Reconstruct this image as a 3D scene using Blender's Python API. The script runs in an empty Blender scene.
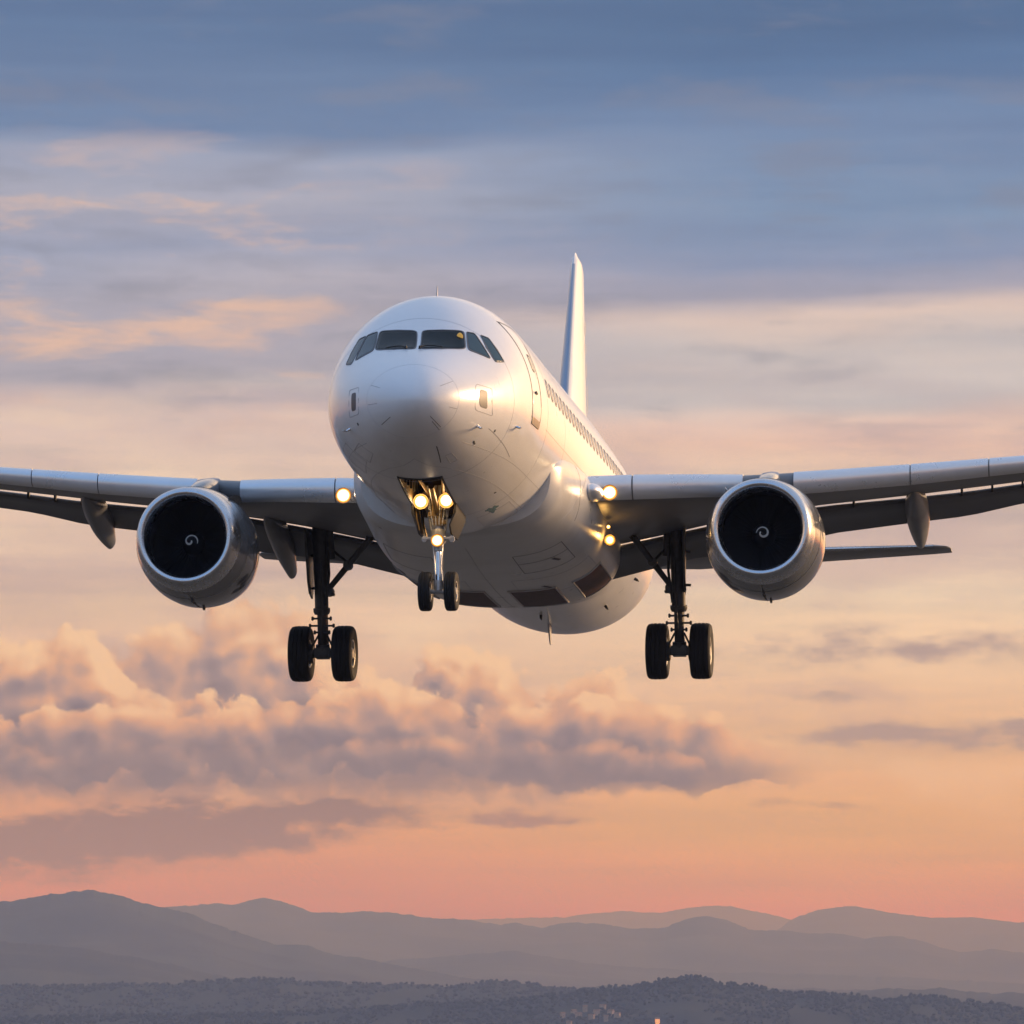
import bpy, bmesh, math, random
import numpy as np
from mathutils import Vector, Matrix, noise as mnoise

random.seed(7); np.random.seed(7)
scene = bpy.context.scene
COL = scene.collection
R = math.radians

# ------------------------------------------------------------------ camera
CAM_H = 150.0
PITCH = R(4.915)
FPX = 5500.0
cam_d = bpy.data.cameras.new('camera')
cam = bpy.data.objects.new('camera', cam_d); COL.objects.link(cam)
cam_d.sensor_width = 36.0
cam_d.lens = 36.0 * FPX / 1024.0
cam_d.clip_start = 1.0
cam_d.clip_end = 200000.0
cam.location = (0, 0, CAM_H)
cam.rotation_euler = (R(90) + PITCH, 0, 0)
scene.camera = cam

# ------------------------------------------------------------------ exposure
vs = scene.view_settings
vs.view_transform = 'Standard'; vs.look = 'None'; vs.gamma = 1.0; vs.use_curve_mapping = False
vs.exposure = 0.0
scene.cycles.max_bounces = 5
scene.cycles.use_adaptive_sampling = True; scene.cycles.adaptive_threshold = 0.02
scene.cycles.volume_bounces = 0
scene.cycles.use_denoising = True

# ------------------------------------------------------------------ sun
SUN_AZ, SUN_EL = R(60), R(13.0)
sd = Vector((math.sin(SUN_AZ)*math.cos(SUN_EL), math.cos(SUN_AZ)*math.cos(SUN_EL), math.sin(SUN_EL)))
sun_d = bpy.data.lights.new('sun', 'SUN')
sun_d.energy = 4.6; sun_d.angle = R(14.0); sun_d.color = (1.0, 0.70, 0.43)
sun = bpy.data.objects.new('sun', sun_d); COL.objects.link(sun)
sun.rotation_euler = (-sd).to_track_quat('-Z', 'Y').to_euler()
sun.location = (300, 100, 400)

# ------------------------------------------------------------------ node helper
def lin(c):
    r = []
    for v in c:
        v = v / 255.0
        r.append(v / 12.92 if v <= 0.04045 else ((v + 0.055) / 1.055) ** 2.4)
    return (*r, 1.0)

class NG:
    def __init__(s, tree): s.t = tree; s.n = tree.nodes; s.l = tree.links
    def node(s, typ, **kw):
        n = s.n.new(typ)
        for k, v in kw.items(): setattr(n, k, v)
        return n
    def put(s, sock, v):
        if v is None: return
        if isinstance(v, bpy.types.NodeSocket): s.l.new(v, sock)
        else: sock.default_value = v
    def math(s, op, a, b=None, c=None, clamp=False):
        n = s.node('ShaderNodeMath', operation=op); n.use_clamp = clamp
        for i, v in enumerate((a, b, c)): s.put(n.inputs[i], v)
        return n.outputs[0]
    def vmath(s, op, a, b=None, out=0):
        n = s.node('ShaderNodeVectorMath', operation=op)
        s.put(n.inputs[0], a); s.put(n.inputs[1], b)
        return n.outputs[out]
    def xyz(s, x, y, z=0.0):
        n = s.node('ShaderNodeCombineXYZ')
        for i, v in enumerate((x, y, z)): s.put(n.inputs[i], v)
        return n.outputs[0]
    def sep(s, v):
        n = s.node('ShaderNodeSeparateXYZ'); s.put(n.inputs[0], v); return n.outputs
    def noise(s, vec, scale, detail=5, rough=0.5, lac=2.0, out=0):
        n = s.node('ShaderNodeTexNoise'); n.noise_dimensions = '3D'
        s.put(n.inputs['Vector'], vec); s.put(n.inputs['Scale'], scale); s.put(n.inputs['Detail'], detail)
        s.put(n.inputs['Roughness'], rough); s.put(n.inputs['Lacunarity'], lac)
        return n.outputs[out]
    def voro(s, vec, scale, smooth=0.6):
        n = s.node('ShaderNodeTexVoronoi'); n.feature = 'SMOOTH_F1'; n.voronoi_dimensions = '2D'
        s.put(n.inputs['Vector'], vec); s.put(n.inputs['Scale'], scale); s.put(n.inputs['Smoothness'], smooth)
        return n.outputs[0]
    def sstep(s, v, a, b, lo=0.0, hi=1.0):
        n = s.node('ShaderNodeMapRange'); n.interpolation_type = 'SMOOTHSTEP'
        s.put(n.inputs[0], v)
        for i, x in enumerate((a, b, lo, hi)): s.put(n.inputs[i+1], x)
        return n.outputs[0]
    def lmap(s, v, a, b, lo=0.0, hi=1.0):
        n = s.node('ShaderNodeMapRange'); s.put(n.inputs[0], v)
        for i, x in enumerate((a, b, lo, hi)): s.put(n.inputs[i+1], x)
        return n.outputs[0]
    def ramp(s, v, stops, interp='LINEAR'):
        n = s.node('ShaderNodeValToRGB'); n.color_ramp.interpolation = interp
        e = n.color_ramp.elements
        while len(e) < len(stops): e.new(0.5)
        for el, (p, c) in zip(e, stops): el.position = p; el.color = c
        s.put(n.inputs[0], v); return n.outputs[0]
    def mix(s, f, a, b, blend='MIX'):
        n = s.node('ShaderNodeMix'); n.data_type = 'RGBA'; n.blend_type = blend
        s.put(n.inputs[0], f); s.put(n.inputs[6], a); s.put(n.inputs[7], b)
        return n.outputs[2]

# ------------------------------------------------------------------ world: dusk sky with stratus and cumulus
world = bpy.data.worlds.new('World'); scene.world = world; world.use_nodes = True
wt = world.node_tree; wt.nodes.clear()
W = NG(wt)
def px(x, y): return ((x-512)*0.010417, 4.915-(y-512)*0.010417)

# node groups: density of each rank of cumulus, from (azimuth, elevation) in degrees
RANKS = [  # from the farthest rank to the nearest: blobs as centre px, radius px, weight
 [(170,672,62,48,.9),(232,652,60,60,1.0),(285,672,62,70,1.0),(330,700,60,50,.9),(385,712,60,40,.8),(110,700,80,40,.8),(-180,690,160,60,.9),(640,722,60,30,.6)],
 [(20,690,75,58,1.0),(75,672,42,46,1.0),(110,722,70,48,1.0),(-70,700,90,60,1.0),(215,722,60,40,.9),(445,672,50,40,1.0),(482,700,58,48,1.0),(520,735,55,38,.9),(596,704,40,40,1.0),(628,722,40,40,.9)],
 [(150,748,120,42,1.0),(40,752,110,42,1.0),(290,742,80,46,1.0),(352,728,48,42,.95),(405,718,58,40,1.0),(455,745,70,36,1.0),(560,748,60,34,.9),(660,738,52,36,1.0),(712,750,52,28,1.0),(745,765,60,18,.85),(690,768,110,22,.95),(800,768,55,14,.5),(600,735,50,36,.9),(560,745,60,40,1.0),(1250,740,150,60,.8),(-240,740,160,60,.9)],
 [(40,778,160,42,1.2),(230,780,160,38,1.2),(420,774,130,34,1.2),(560,768,110,26,1.1),(690,772,110,20,.9)],
]
def density_group(k, blobs, full=True):
    grp = bpy.data.node_groups.new('cumulus_rank', 'ShaderNodeTree')
    grp.interface.new_socket('P', in_out='INPUT', socket_type='NodeSocketVector')
    for nm in 'DS': grp.interface.new_socket(nm, in_out='OUTPUT', socket_type='NodeSocketFloat')
    G = NG(grp)
    gi = G.node('NodeGroupInput'); go = G.node('NodeGroupOutput')
    P0 = gi.outputs[0]
    P = G.vmath('ADD', P0, (k*7.3, k*3.1, 0))
    wn = G.noise(P, 1.5, 4, 0.55, out=1)
    wv = G.vmath('MULTIPLY', G.vmath('SUBTRACT', wn, (0.5, 0.5, 0.5)), (0.62, 0.46, 0.0))
    Pw = G.vmath('ADD', P0, wv); Pn = G.vmath('ADD', P, wv)
    acc = None
    for bx, by, rx, ry, wgt in blobs:
        c = px(bx, by)
        d = G.vmath('MULTIPLY', G.vmath('SUBTRACT', Pw, (c[0], c[1], 0)), (1/(rx*0.010417), 1/(ry*0.010417), 0))
        q = G.vmath('DOT_PRODUCT', d, d, out=1)
        e = G.math('MULTIPLY', G.math('POWER', 2.71828, G.math('MULTIPLY', q, -1.05)), wgt)
        acc = e if acc is None else G.math('ADD', acc, e)
    acc = G.math('SUBTRACT', 1.0, G.math('POWER', 2.71828, G.math('MULTIPLY', acc, -1.15)))
    v1 = G.voro(Pn, 1.8, 0.6); v2 = G.voro(G.vmath('ADD', P, G.vmath('MULTIPLY', wv, (.6, .6, 0))), 4.2, 0.5)
    soft = G.math('ADD', G.math('MULTIPLY', G.math('SUBTRACT', 0.40, v1), .42), G.math('MULTIPLY', G.math('SUBTRACT', 0.40, v2), .18))
    S_ = G.math('ADD', acc, soft); D_ = S_
    if full:
        n1 = G.noise(Pn, 4.2, 9, 0.60)
        n2 = G.noise(G.vmath('ADD', Pn, (3.3, 1.7, 5.0)), 1.6, 3, 0.5)
        D_ = G.math('ADD', S_, G.math('ADD', G.math('MULTIPLY', G.math('SUBTRACT', n1, 0.5), .46), G.math('MULTIPLY', G.math('SUBTRACT', n2, 0.5), .22)))
    grp.links.new(D_, go.inputs[0]); grp.links.new(S_, go.inputs[1])
    return grp

tc = W.node('ShaderNodeTexCoord')
dx, dy, dz = W.sep(tc.outputs['Generated'])[:3]
az = W.math('MULTIPLY', W.math('ARCTAN2', dx, dy), 180/math.pi)
el = W.math('MULTIPLY', W.math('ARCSINE', W.math('MINIMUM', W.math('MAXIMUM', dz, -1.0), 1.0)), 180/math.pi)
PV = W.xyz(az, el, 0)
# broad bands: azimuth stretched, slightly warped elevation
stretch = W.xyz(W.math('MULTIPLY', az, 0.20), W.math('MULTIPLY', el, 1.0), 3.1)
bn = W.noise(stretch, 0.75, 3, 0.5)
elw = W.math('ADD', el, W.math('MULTIPLY', W.math('SUBTRACT', bn, 0.5), 1.1))
def pv(y): return 4.915-(y-512)*0.010417
HAZE_EQ = (0.50, 0.25, 0.225); HAZE_T = (3.1e-5, 7.6e-5, 1.5e-4)
def beyond(c, y):
    # colour the air must have beyond the haze for a clear dusk sky to be this colour seen through it
    w_ = min(1, max(0, (y-380)/150)); c = (c[0]-2*w_, c[1]-1*w_, c[2]+1*w_)
    L = lin(c); e = max(.004, math.radians(pv(y))); path = min(54000.0, 490.0/math.sin(e)); out = []
    for k in range(3):
        t = math.exp(-HAZE_T[k]*path); out.append(min(4.0, max(.004, (L[k]-HAZE_EQ[k]*(1-t))/t)))
    return (*out, 1.0)
CL = [beyond(c, 715) for c in ((138,122,128), (158,135,135), (192,151,137), (225,166,134), (243,190,149))]
def gradient(stops):
    s = sorted(((pv(y) if y > -9000 else None), c) for y, c in stops)
    return W.ramp(W.lmap(elw, -1.0, 12.0), [((e+1.0)/13.0, beyond(c, 512-(e-4.915)/0.010417)) for e, c in s])
left = gradient([(1000,(186,128,110)),(900,(203,140,119)),(870,(208,144,121)),(835,(218,154,126)),(780,(222,162,134)),(700,(226,178,150)),(600,(228,190,162)),(560,(206,175,162)),(500,(232,198,174)),
    (440,(224,194,180)),(415,(212,185,178)),(392,(178,168,175)),(340,(168,162,175)),(290,(182,174,184)),(240,(156,160,182)),(200,(174,171,185)),(160,(164,168,188)),
    (140,(114,134,168)),(80,(110,130,164)),(30,(100,123,159)),(-60,(95,118,154)),(-160,(118,134,166))])
right = gradient([(1000,(195,135,112)),(900,(212,146,120)),(850,(224,162,126)),(780,(230,172,134)),(700,(234,186,150)),(600,(238,205,174)),(548,(224,192,172)),(515,(196,173,163)),(480,(226,194,172)),
    (430,(236,194,172)),(405,(226,193,178)),(385,(203,190,187)),(345,(206,192,188)),(322,(222,196,184)),(300,(168,162,176)),(260,(140,150,178)),(200,(130,150,180)),
    (140,(117,137,171)),(80,(95,121,159)),(30,(87,112,149)),(-60,(86,110,147)),(-160,(114,131,164))])
skyc = W.mix(W.sstep(az, -3.0, 3.0), left, right)
st_ = W.noise(W.xyz(W.math('MULTIPLY', az, 0.16), W.math('MULTIPLY', el, 2.6), 31.0), 1.0, 7, .6)
st_ = W.lmap(st_, .3, .7, .86, 1.14)
skyc = W.mix(1.0, skyc, W.xyz(st_, W.math('ADD', W.math('MULTIPLY', st_, .85), .15), W.math('ADD', W.math('MULTIPLY', st_, .6), .4)), 'MULTIPLY')
# wisps
wsv = W.xyz(W.math('MULTIPLY', az, 0.46), W.math('MULTIPLY', el, 1.75), 9.7)
wwarp = W.vmath('MULTIPLY', W.vmath('SUBTRACT', W.noise(wsv, 0.9, 3, 0.5, out=1), (0.5,)*3), (0.9, 0.45, 0))
wn1 = W.noise(W.vmath('ADD', wsv, wwarp), 1.15, 9, 0.56)
wisp_hi = W.sstep(wn1, 0.49, 0.70)
wisp_lo = W.sstep(wn1, 0.50, 0.30)
hiband = W.math('MULTIPLY', W.sstep(el, 5.4, 6.6), W.sstep(el, 9.2, 8.0))
hileft = W.math('ADD', 0.08, W.math('MULTIPLY', W.sstep(az, 0.0, -3.0), 0.92))
hif = W.math('MULTIPLY', W.math('MULTIPLY', wisp_hi, hiband), W.math('MULTIPLY', hileft, 0.85))
skyc = W.mix(hif, skyc, lin((236, 204, 190)))
lof = W.math('MULTIPLY', W.math('MULTIPLY', wisp_lo, W.sstep(el, 4.6, 6.2)), 0.42)
skyc = W.mix(lof, skyc, lin((128, 136, 166)))
# warm veil streaks in the lower sky
mid = W.math('MULTIPLY', W.sstep(el, 1.2, 2.2), W.sstep(el, 6.8, 5.4))
sv = W.xyz(W.math('MULTIPLY', az, 0.33), W.math('MULTIPLY', el, 1.5), 21.3)
sn = W.noise(W.vmath('ADD', sv, W.vmath('MULTIPLY', wwarp, (.6, .6, 0))), 1.0, 8, 0.55)
skyc = W.mix(W.math('MULTIPLY', W.math('MULTIPLY', W.sstep(sn, 0.50, 0.68), mid), 0.45), skyc, beyond((196, 164, 158), 600))
skyc = W.mix(W.math('MULTIPLY', W.math('MULTIPLY', W.sstep(sn, 0.48, 0.30), mid), 0.40), skyc, beyond((252, 214, 176), 600))
# small flat cloud bars: centre px, half size px, strength
def bars(lst, colr, skyc):
    acc = None
    bw = W.vmath('MULTIPLY', W.vmath('SUBTRACT', W.noise(W.xyz(W.math('MULTIPLY', az, .7), W.math('MULTIPLY', el, 1.6), 4.4), 1.5, 6, .58, out=1), (.5,)*3), (1.7, .55, 0))
    Pb = W.vmath('ADD', PV, bw)
    for bx, by, rx, ry, st in lst:
        c = px(bx, by)
        d = W.vmath('MULTIPLY', W.vmath('SUBTRACT', Pb, (c[0], c[1], 0)), (1/(rx*0.010417), 1/(ry*0.010417), 0))
        q = W.vmath('DOT_PRODUCT', d, d, out=1)
        e = W.math('MULTIPLY', W.math('POWER', 2.71828, W.math('MULTIPLY', q, -1.0)), st)
        acc = e if acc is None else W.math('ADD', acc, e)
    f = W.math('MULTIPLY', acc, W.lmap(W.noise(W.xyz(W.math('MULTIPLY', az, 1.0), W.math('MULTIPLY', el, 2.4), 8.8), 2.2, 7, .6), .3, .62, .35, 1.1))
    return W.mix(W.math('MULTIPLY', W.sstep(f, 0.10, 1.0), .92), skyc, colr)
skyc = bars([(930,648,150,20,.85),(830,697,62,9,.7),(850,738,70,15,.95),(930,735,70,16,.9),(1015,732,40,12,.9),(760,655,130,25,.35)], beyond((180, 151, 143), 690), skyc)
skyc = bars([(512,821,62,9,1.5),(590,803,40,6,.5),(790,803,50,6,.55),(860,805,40,6,.5)], beyond((176, 136, 126), 812), skyc)
skyc = bars([(180,828,150,25,1.7),(40,850,120,26,1.3),(330,812,90,15,1.2)], beyond((158, 128, 124), 828), skyc)
# the cumulus bank, rank before rank
def dens(grp, vec):
    n = W.node('ShaderNodeGroup'); n.node_tree = grp; W.put(n.inputs[0], vec); return n.outputs[:2]
lowfade = W.sstep(el, pv(800), pv(665))
base_cut = W.sstep(W.math('ADD', el, W.math('MULTIPLY', W.math('SUBTRACT', wn1, .5), .55)), pv(822), pv(774))
for k, blobs in enumerate(RANKS):
    g = density_group(k, blobs); g2 = density_group(k, blobs, False)
    D0, S0 = dens(g, PV); S1 = dens(g2, W.vmath('ADD', PV, (0.13, 0.18, 0)))[1]
    relief = W.math('ADD', W.math('MULTIPLY', W.math('SUBTRACT', S0, S1), 1.45), W.math('MULTIPLY', W.math('SUBTRACT', D0, S0), 0.55))
    rim = W.sstep(D0, 0.85, 0.48, 0, .14)
    up = W.lmap(lowfade, 0, 1, (.12, .08, .04, .0)[k], (.43, .45, .40, .18)[k])
    lit = W.math('ADD', W.math('ADD', W.math('MULTIPLY', relief, W.lmap(lowfade, 0, 1, .45, 1.0)), rim), up)
    ccol = W.ramp(lit, [(0.10, CL[0]), (0.28, CL[1]), (0.46, CL[2]), (0.66, CL[3]), (0.92, CL[4])])
    a = W.math('MULTIPLY', W.sstep(D0, 0.46, (0.60, 0.57, 0.60, 0.85)[k]), W.math('MULTIPLY', base_cut, W.sstep(az, 3.5, 1.9)))
    skyc = W.mix(W.math('MULTIPLY', a, (.85, .93, .93, .88)[k]), skyc, ccol)

# the rest of the dome
GLOW_AZ = R(44)   # glow added to out-of-view sky, apart from the sun, to brighten the fuselage side
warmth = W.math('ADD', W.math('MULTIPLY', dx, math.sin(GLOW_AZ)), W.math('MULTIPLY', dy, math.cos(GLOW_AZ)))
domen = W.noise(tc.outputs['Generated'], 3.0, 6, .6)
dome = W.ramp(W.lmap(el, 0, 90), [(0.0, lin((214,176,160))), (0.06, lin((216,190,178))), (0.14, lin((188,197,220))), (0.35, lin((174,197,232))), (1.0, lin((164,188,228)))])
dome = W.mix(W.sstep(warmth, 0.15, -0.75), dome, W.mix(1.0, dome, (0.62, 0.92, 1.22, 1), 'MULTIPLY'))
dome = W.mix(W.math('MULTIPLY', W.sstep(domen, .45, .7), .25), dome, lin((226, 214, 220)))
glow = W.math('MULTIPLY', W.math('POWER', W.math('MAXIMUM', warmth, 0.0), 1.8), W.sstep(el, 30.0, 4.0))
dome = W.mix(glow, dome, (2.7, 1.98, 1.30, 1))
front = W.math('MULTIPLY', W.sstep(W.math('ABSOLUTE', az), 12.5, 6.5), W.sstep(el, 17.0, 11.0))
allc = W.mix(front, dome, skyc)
sky_tex = W.node('ShaderNodeTexSky', sky_type='NISHITA')
sky_tex.sun_disc = False; sky_tex.sun_elevation = SUN_EL; sky_tex.sun_rotation = SUN_AZ
sky_tex.altitude = 150; sky_tex.dust_density = 2.0
bg1 = W.node('ShaderNodeBackground'); W.put(bg1.inputs[0], sky_tex.outputs[0]); bg1.inputs[1].default_value = 0.06
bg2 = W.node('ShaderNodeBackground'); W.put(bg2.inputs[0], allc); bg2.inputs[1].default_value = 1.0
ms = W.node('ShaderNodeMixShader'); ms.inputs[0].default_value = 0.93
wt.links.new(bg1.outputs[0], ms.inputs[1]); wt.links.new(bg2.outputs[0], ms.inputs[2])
wo = W.node('ShaderNodeOutputWorld'); wt.links.new(ms.outputs[0], wo.inputs[0])
world.cycles.sampling_method = 'MANUAL'; world.cycles.sample_map_resolution = 2048

# ------------------------------------------------------------------ materials
def material(name, base, rough=0.5, metal=0.0, coat=0.0, coat_rough=0.05, emit=None, estr=0.0, vary=0.0, vscale=3.0, bump=0.0, bscale=20.0, rvary=0.0, spec=0.5):
    m = bpy.data.materials.new(name); m.use_nodes = True
    t = m.node_tree; b = t.nodes['Principled BSDF']; N = NG(t)
    b.inputs['Base Color'].default_value = (*base[:3], 1)
    b.inputs['Roughness'].default_value = rough; b.inputs['Metallic'].default_value = metal
    b.inputs['Coat Weight'].default_value = coat; b.inputs['Coat Roughness'].default_value = coat_rough
    b.inputs['Specular IOR Level'].default_value = spec
    if emit: b.inputs['Emission Color'].default_value = (*emit[:3], 1); b.inputs['Emission Strength'].default_value = estr
    if vary or bump or rvary:
        o = N.node('ShaderNodeTexCoord').outputs['Object']
        n = N.noise(o, vscale, 6, .6)
        if vary:
            k = N.lmap(n, .3, .7, 1-vary, 1+vary)
            N.put(b.inputs['Base Color'], N.mix(1.0, (*base[:3], 1), N.xyz(k, k, k), 'MULTIPLY'))
        if rvary: N.put(b.inputs['Roughness'], N.lmap(n, .3, .7, rough-rvary, rough+rvary))
        if bump:
            bn = N.node('ShaderNodeBump'); bn.inputs['Strength'].default_value = 1.0; bn.inputs['Distance'].default_value = bump
            N.put(bn.inputs['Height'], N.noise(o, bscale, 4, .5)); N.put(b.inputs['Normal'], bn.outputs[0])
    return m

def paint_material():
    # gloss white paint with faint skin waviness, lap-joint grime and streaks that run aft
    m = bpy.data.materials.new('white_paint'); m.use_nodes = True
    t = m.node_tree; b = t.nodes['Principled BSDF']; N = NG(t)
    o = N.node('ShaderNodeTexCoord').outputs['Object']
    sx, sy, sz = N.sep(o)[:3]
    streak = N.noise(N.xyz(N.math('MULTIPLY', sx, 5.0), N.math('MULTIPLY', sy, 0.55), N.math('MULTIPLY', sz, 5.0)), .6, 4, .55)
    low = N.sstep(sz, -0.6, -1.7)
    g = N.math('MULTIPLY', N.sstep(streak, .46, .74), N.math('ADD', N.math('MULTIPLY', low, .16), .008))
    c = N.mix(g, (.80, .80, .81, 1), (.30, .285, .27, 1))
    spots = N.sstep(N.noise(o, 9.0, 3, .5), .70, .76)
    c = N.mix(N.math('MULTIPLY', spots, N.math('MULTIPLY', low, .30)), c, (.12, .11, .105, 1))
    N.put(b.inputs['Base Color'], c)
    N.put(b.inputs['Roughness'], N.lmap(N.noise(o, 1.6, 5, .6), .3, .7, .27, .42))
    b.inputs['Coat Weight'].default_value = .55; b.inputs['Coat Roughness'].default_value = .12
    bn = N.node('ShaderNodeBump'); bn.inputs['Distance'].default_value = .004
    N.put(bn.inputs['Height'], N.noise(o, 2.2, 2, .4)); N.put(b.inputs['Normal'], bn.outputs[0])
    return m

def lamp_material(name, core, rim, cs, rs, r):
    # a lamp lens: the bulb burns hottest in the middle of its reflector
    m = bpy.data.materials.new(name); m.use_nodes = True
    t = m.node_tree; t.nodes.clear(); N = NG(t)
    u = N.node('ShaderNodeTexCoord').outputs['UV']
    d = N.vmath('LENGTH', N.vmath('MULTIPLY', N.vmath('SUBTRACT', u, (.5, .5, 0)), (2, 2, 0)), out=1)
    f = N.sstep(d, .35, 1.0)
    e = N.node('ShaderNodeEmission'); N.put(e.inputs[0], N.mix(f, (*core, 1), (*rim, 1))); N.put(e.inputs[1], N.lmap(f, 0, 1, cs, rs))
    o = N.node('ShaderNodeOutputMaterial'); t.links.new(e.outputs[0], o.inputs[0])
    return m

M = {}
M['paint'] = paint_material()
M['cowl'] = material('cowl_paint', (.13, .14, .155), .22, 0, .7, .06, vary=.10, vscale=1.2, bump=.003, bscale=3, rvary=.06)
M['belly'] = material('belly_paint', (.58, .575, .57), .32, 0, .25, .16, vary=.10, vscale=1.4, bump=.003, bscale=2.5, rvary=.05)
M['seam'] = material('panel_gap', (.10, .10, .105), .6)
M['seam_soft'] = material('panel_edge', (.42, .42, .44), .5)
M['lip'] = material('polished_metal', (.62, .64, .68), .26, 1.0, vary=.06, vscale=4, rvary=.05)
M['slat'] = material('slat_metal', (.82, .83, .86), .30, .55, vary=.04, vscale=1.2, rvary=.06)
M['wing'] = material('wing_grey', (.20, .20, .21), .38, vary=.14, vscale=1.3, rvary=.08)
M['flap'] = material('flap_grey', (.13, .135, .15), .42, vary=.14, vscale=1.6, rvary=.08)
M['fairing'] = material('fairing_grey', (.22, .225, .24), .30, vary=.10, vscale=2)
M['dark'] = material('dark_metal', (.035, .034, .033), .5, .3, vary=.2, vscale=8)
M['duct'] = material('duct_liner', (.035, .035, .038), .6)
M['blade'] = material('fan_blade', (.09, .09, .10), .30, .8)
M['spin'] = material('spinner_black', (.02, .02, .022), .35)
M['white'] = material('white_mark', (.82, .82, .80), .4)
M['tyre'] = material('tyre_rubber', (.010, .010, .011), .8, vary=.2, vscale=10, bump=.002, bscale=60)
M['rim'] = material('wheel_rim', (.42, .41, .40), .42, .5, vary=.12, vscale=9)
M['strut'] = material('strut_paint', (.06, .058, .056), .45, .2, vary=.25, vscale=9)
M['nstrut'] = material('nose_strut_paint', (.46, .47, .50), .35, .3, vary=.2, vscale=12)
M['chrome'] = material('chrome_piston', (.7, .7, .72), .12, 1.0)
M['fin_shade'] = material('fin_shade_blue', (.30, .38, .50), .35, 0, .4)  # bluish shade on the fin's left side, put into a colour
M['glass'] = material('cockpit_glass', (.004, .010, .013), .05, 0, 0, .02, spec=.09)
M['glass_side'] = material('cockpit_side_glass', (.03, .06, .08), .06, 0, 0, .02, spec=.3)
M['window'] = material('cabin_window_glass', (.045, .05, .06), .12, 0, .6)
M['gasket'] = material('window_gasket', (.10, .10, .11), .5)
M['maroon'] = material('well_panel', (.075, .032, .026), .55, vary=.3, vscale=5)
M['bronze'] = material('bay_metal', (.20, .135, .06), .42, .6, vary=.35, vscale=9)
M['gold'] = material('sill_metal', (.30, .26, .21), .4, .5)
M['yellow'] = material('seat_yellow_lit', (.75, .42, .08), .6, emit=(1, .55, .12), estr=.25)  # emission added so the seat looks lit
M['green'] = material('fluid_stain', (.16, .27, .26), .25, vary=.6, vscale=14)
M['lamp'] = lamp_material('landing_lamp', (1, .90, .66), (1, .30, .02), 12.0, 1.0, .1)
M['lamp_warm'] = lamp_material('wing_lamp', (1, .68, .22), (1, .36, .03), 9.0, 1.0, .1)

# ------------------------------------------------------------------ mesh builder; aircraft points are (aft, port, up)
class MB:
    def __init__(s): s.v = []; s.f = []; s.m = []; s.uv = {}
    def add(s, verts, faces, mi=0):
        o = len(s.v); s.v += [tuple(map(float, p)) for p in verts]
        for f in faces: s.f.append(tuple(i+o for i in f)); s.m.append(mi)
        return o
    def loft(s, secs, closed=True, caps=True, mi=0):
        n = len(secs[0]); vs_ = [p for q in secs for p in q]; fs = []
        for i in range(len(secs)-1):
            for j in range(n if closed else n-1):
                a, b = i*n+j, i*n+(j+1) % n
                fs.append((a, b, b+n, a+n))
        if caps and closed: fs.append(tuple(range(n))[::-1]); fs.append(tuple((len(secs)-1)*n+k for k in range(n)))
        s.add(vs_, fs, mi)
    def tube(s, pts, rad, n=12, mi=0, caps=True):
        pts = [Vector(p) for p in pts]
        if not hasattr(rad, '__len__'): rad = [rad]*len(pts)
        secs = []
        up = None
        for i, p in enumerate(pts):
            t = (pts[min(i+1, len(pts)-1)]-pts[max(i-1, 0)]).normalized()
            if up is None: up = t.orthogonal().normalized()
            up = (up - t*up.dot(t)).normalized(); w = t.cross(up)
            secs.append([p + (up*math.cos(a)+w*math.sin(a))*rad[i] for a in [2*math.pi*k/n for k in range(n)]])
        s.loft(secs, True, caps, mi)
    def lathe(s, o, axis, prof, n=48, mi=0, closed_ends=False):
        a = Vector(axis).normalized(); u = a.orthogonal().normalized(); w = a.cross(u); o = Vector(o)
        secs = [[o+a*h+(u*math.cos(t)+w*math.sin(t))*r for t in [2*math.pi*k/n for k in range(n)]] for h, r in prof]
        s.loft(secs, True, closed_ends, mi)
    def box(s, c, d, rot=None, mi=0, bev=0.0):
        c = Vector(c); hx, hy, hz = d[0]/2, d[1]/2, d[2]/2
        bm = bmesh.new(); bmesh.ops.create_cube(bm, size=1.0)
        for v in bm.verts: v.co = Vector((v.co.x*d[0], v.co.y*d[1], v.co.z*d[2]))
        if bev: bmesh.ops.bevel(bm, geom=bm.edges[:], offset=bev, segments=2, affect='EDGES')
        m = rot if rot else Matrix.Identity(3)
        bm.verts.index_update()
        s.add([c + m @ v.co for v in bm.verts], [[v.index for v in f.verts] for f in bm.faces], mi); bm.free()
    def ellipsoid(s, c, r, n=20, k=12, mi=0):
        secs = []
        for i in range(1, k):
            p = math.pi*i/k
            secs.append([(c[0]-r[0]*math.cos(p), c[1]+r[1]*math.sin(p)*math.cos(2*math.pi*j/n), c[2]+r[2]*math.sin(p)*math.sin(2*math.pi*j/n)) for j in range(n)])
        s.loft(secs, True, True, mi)
    def build(s, name, mats, parent=None, angle=35, flip=True, recalc=True, smooth=True):
        me = bpy.data.meshes.new(name)
        vv = [(p[1], p[0], p[2]) for p in s.v] if flip else s.v
        me.from_pydata(vv, [], s.f)
        for m in (mats if isinstance(mats, (list, tuple)) else [mats]): me.materials.append(m)
        me.polygons.foreach_set('material_index', s.m)
        if recalc:
            bm = bmesh.new(); bm.from_mesh(me); bmesh.ops.recalc_face_normals(bm, faces=bm.faces); bm.to_mesh(me); bm.free()
        if smooth:
            me.shade_smooth(); me.set_sharp_from_angle(angle=R(angle))
        me.update()
        o = bpy.data.objects.new(name, me); COL.objects.link(o)
        if parent: o.parent = parent
        return o

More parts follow.
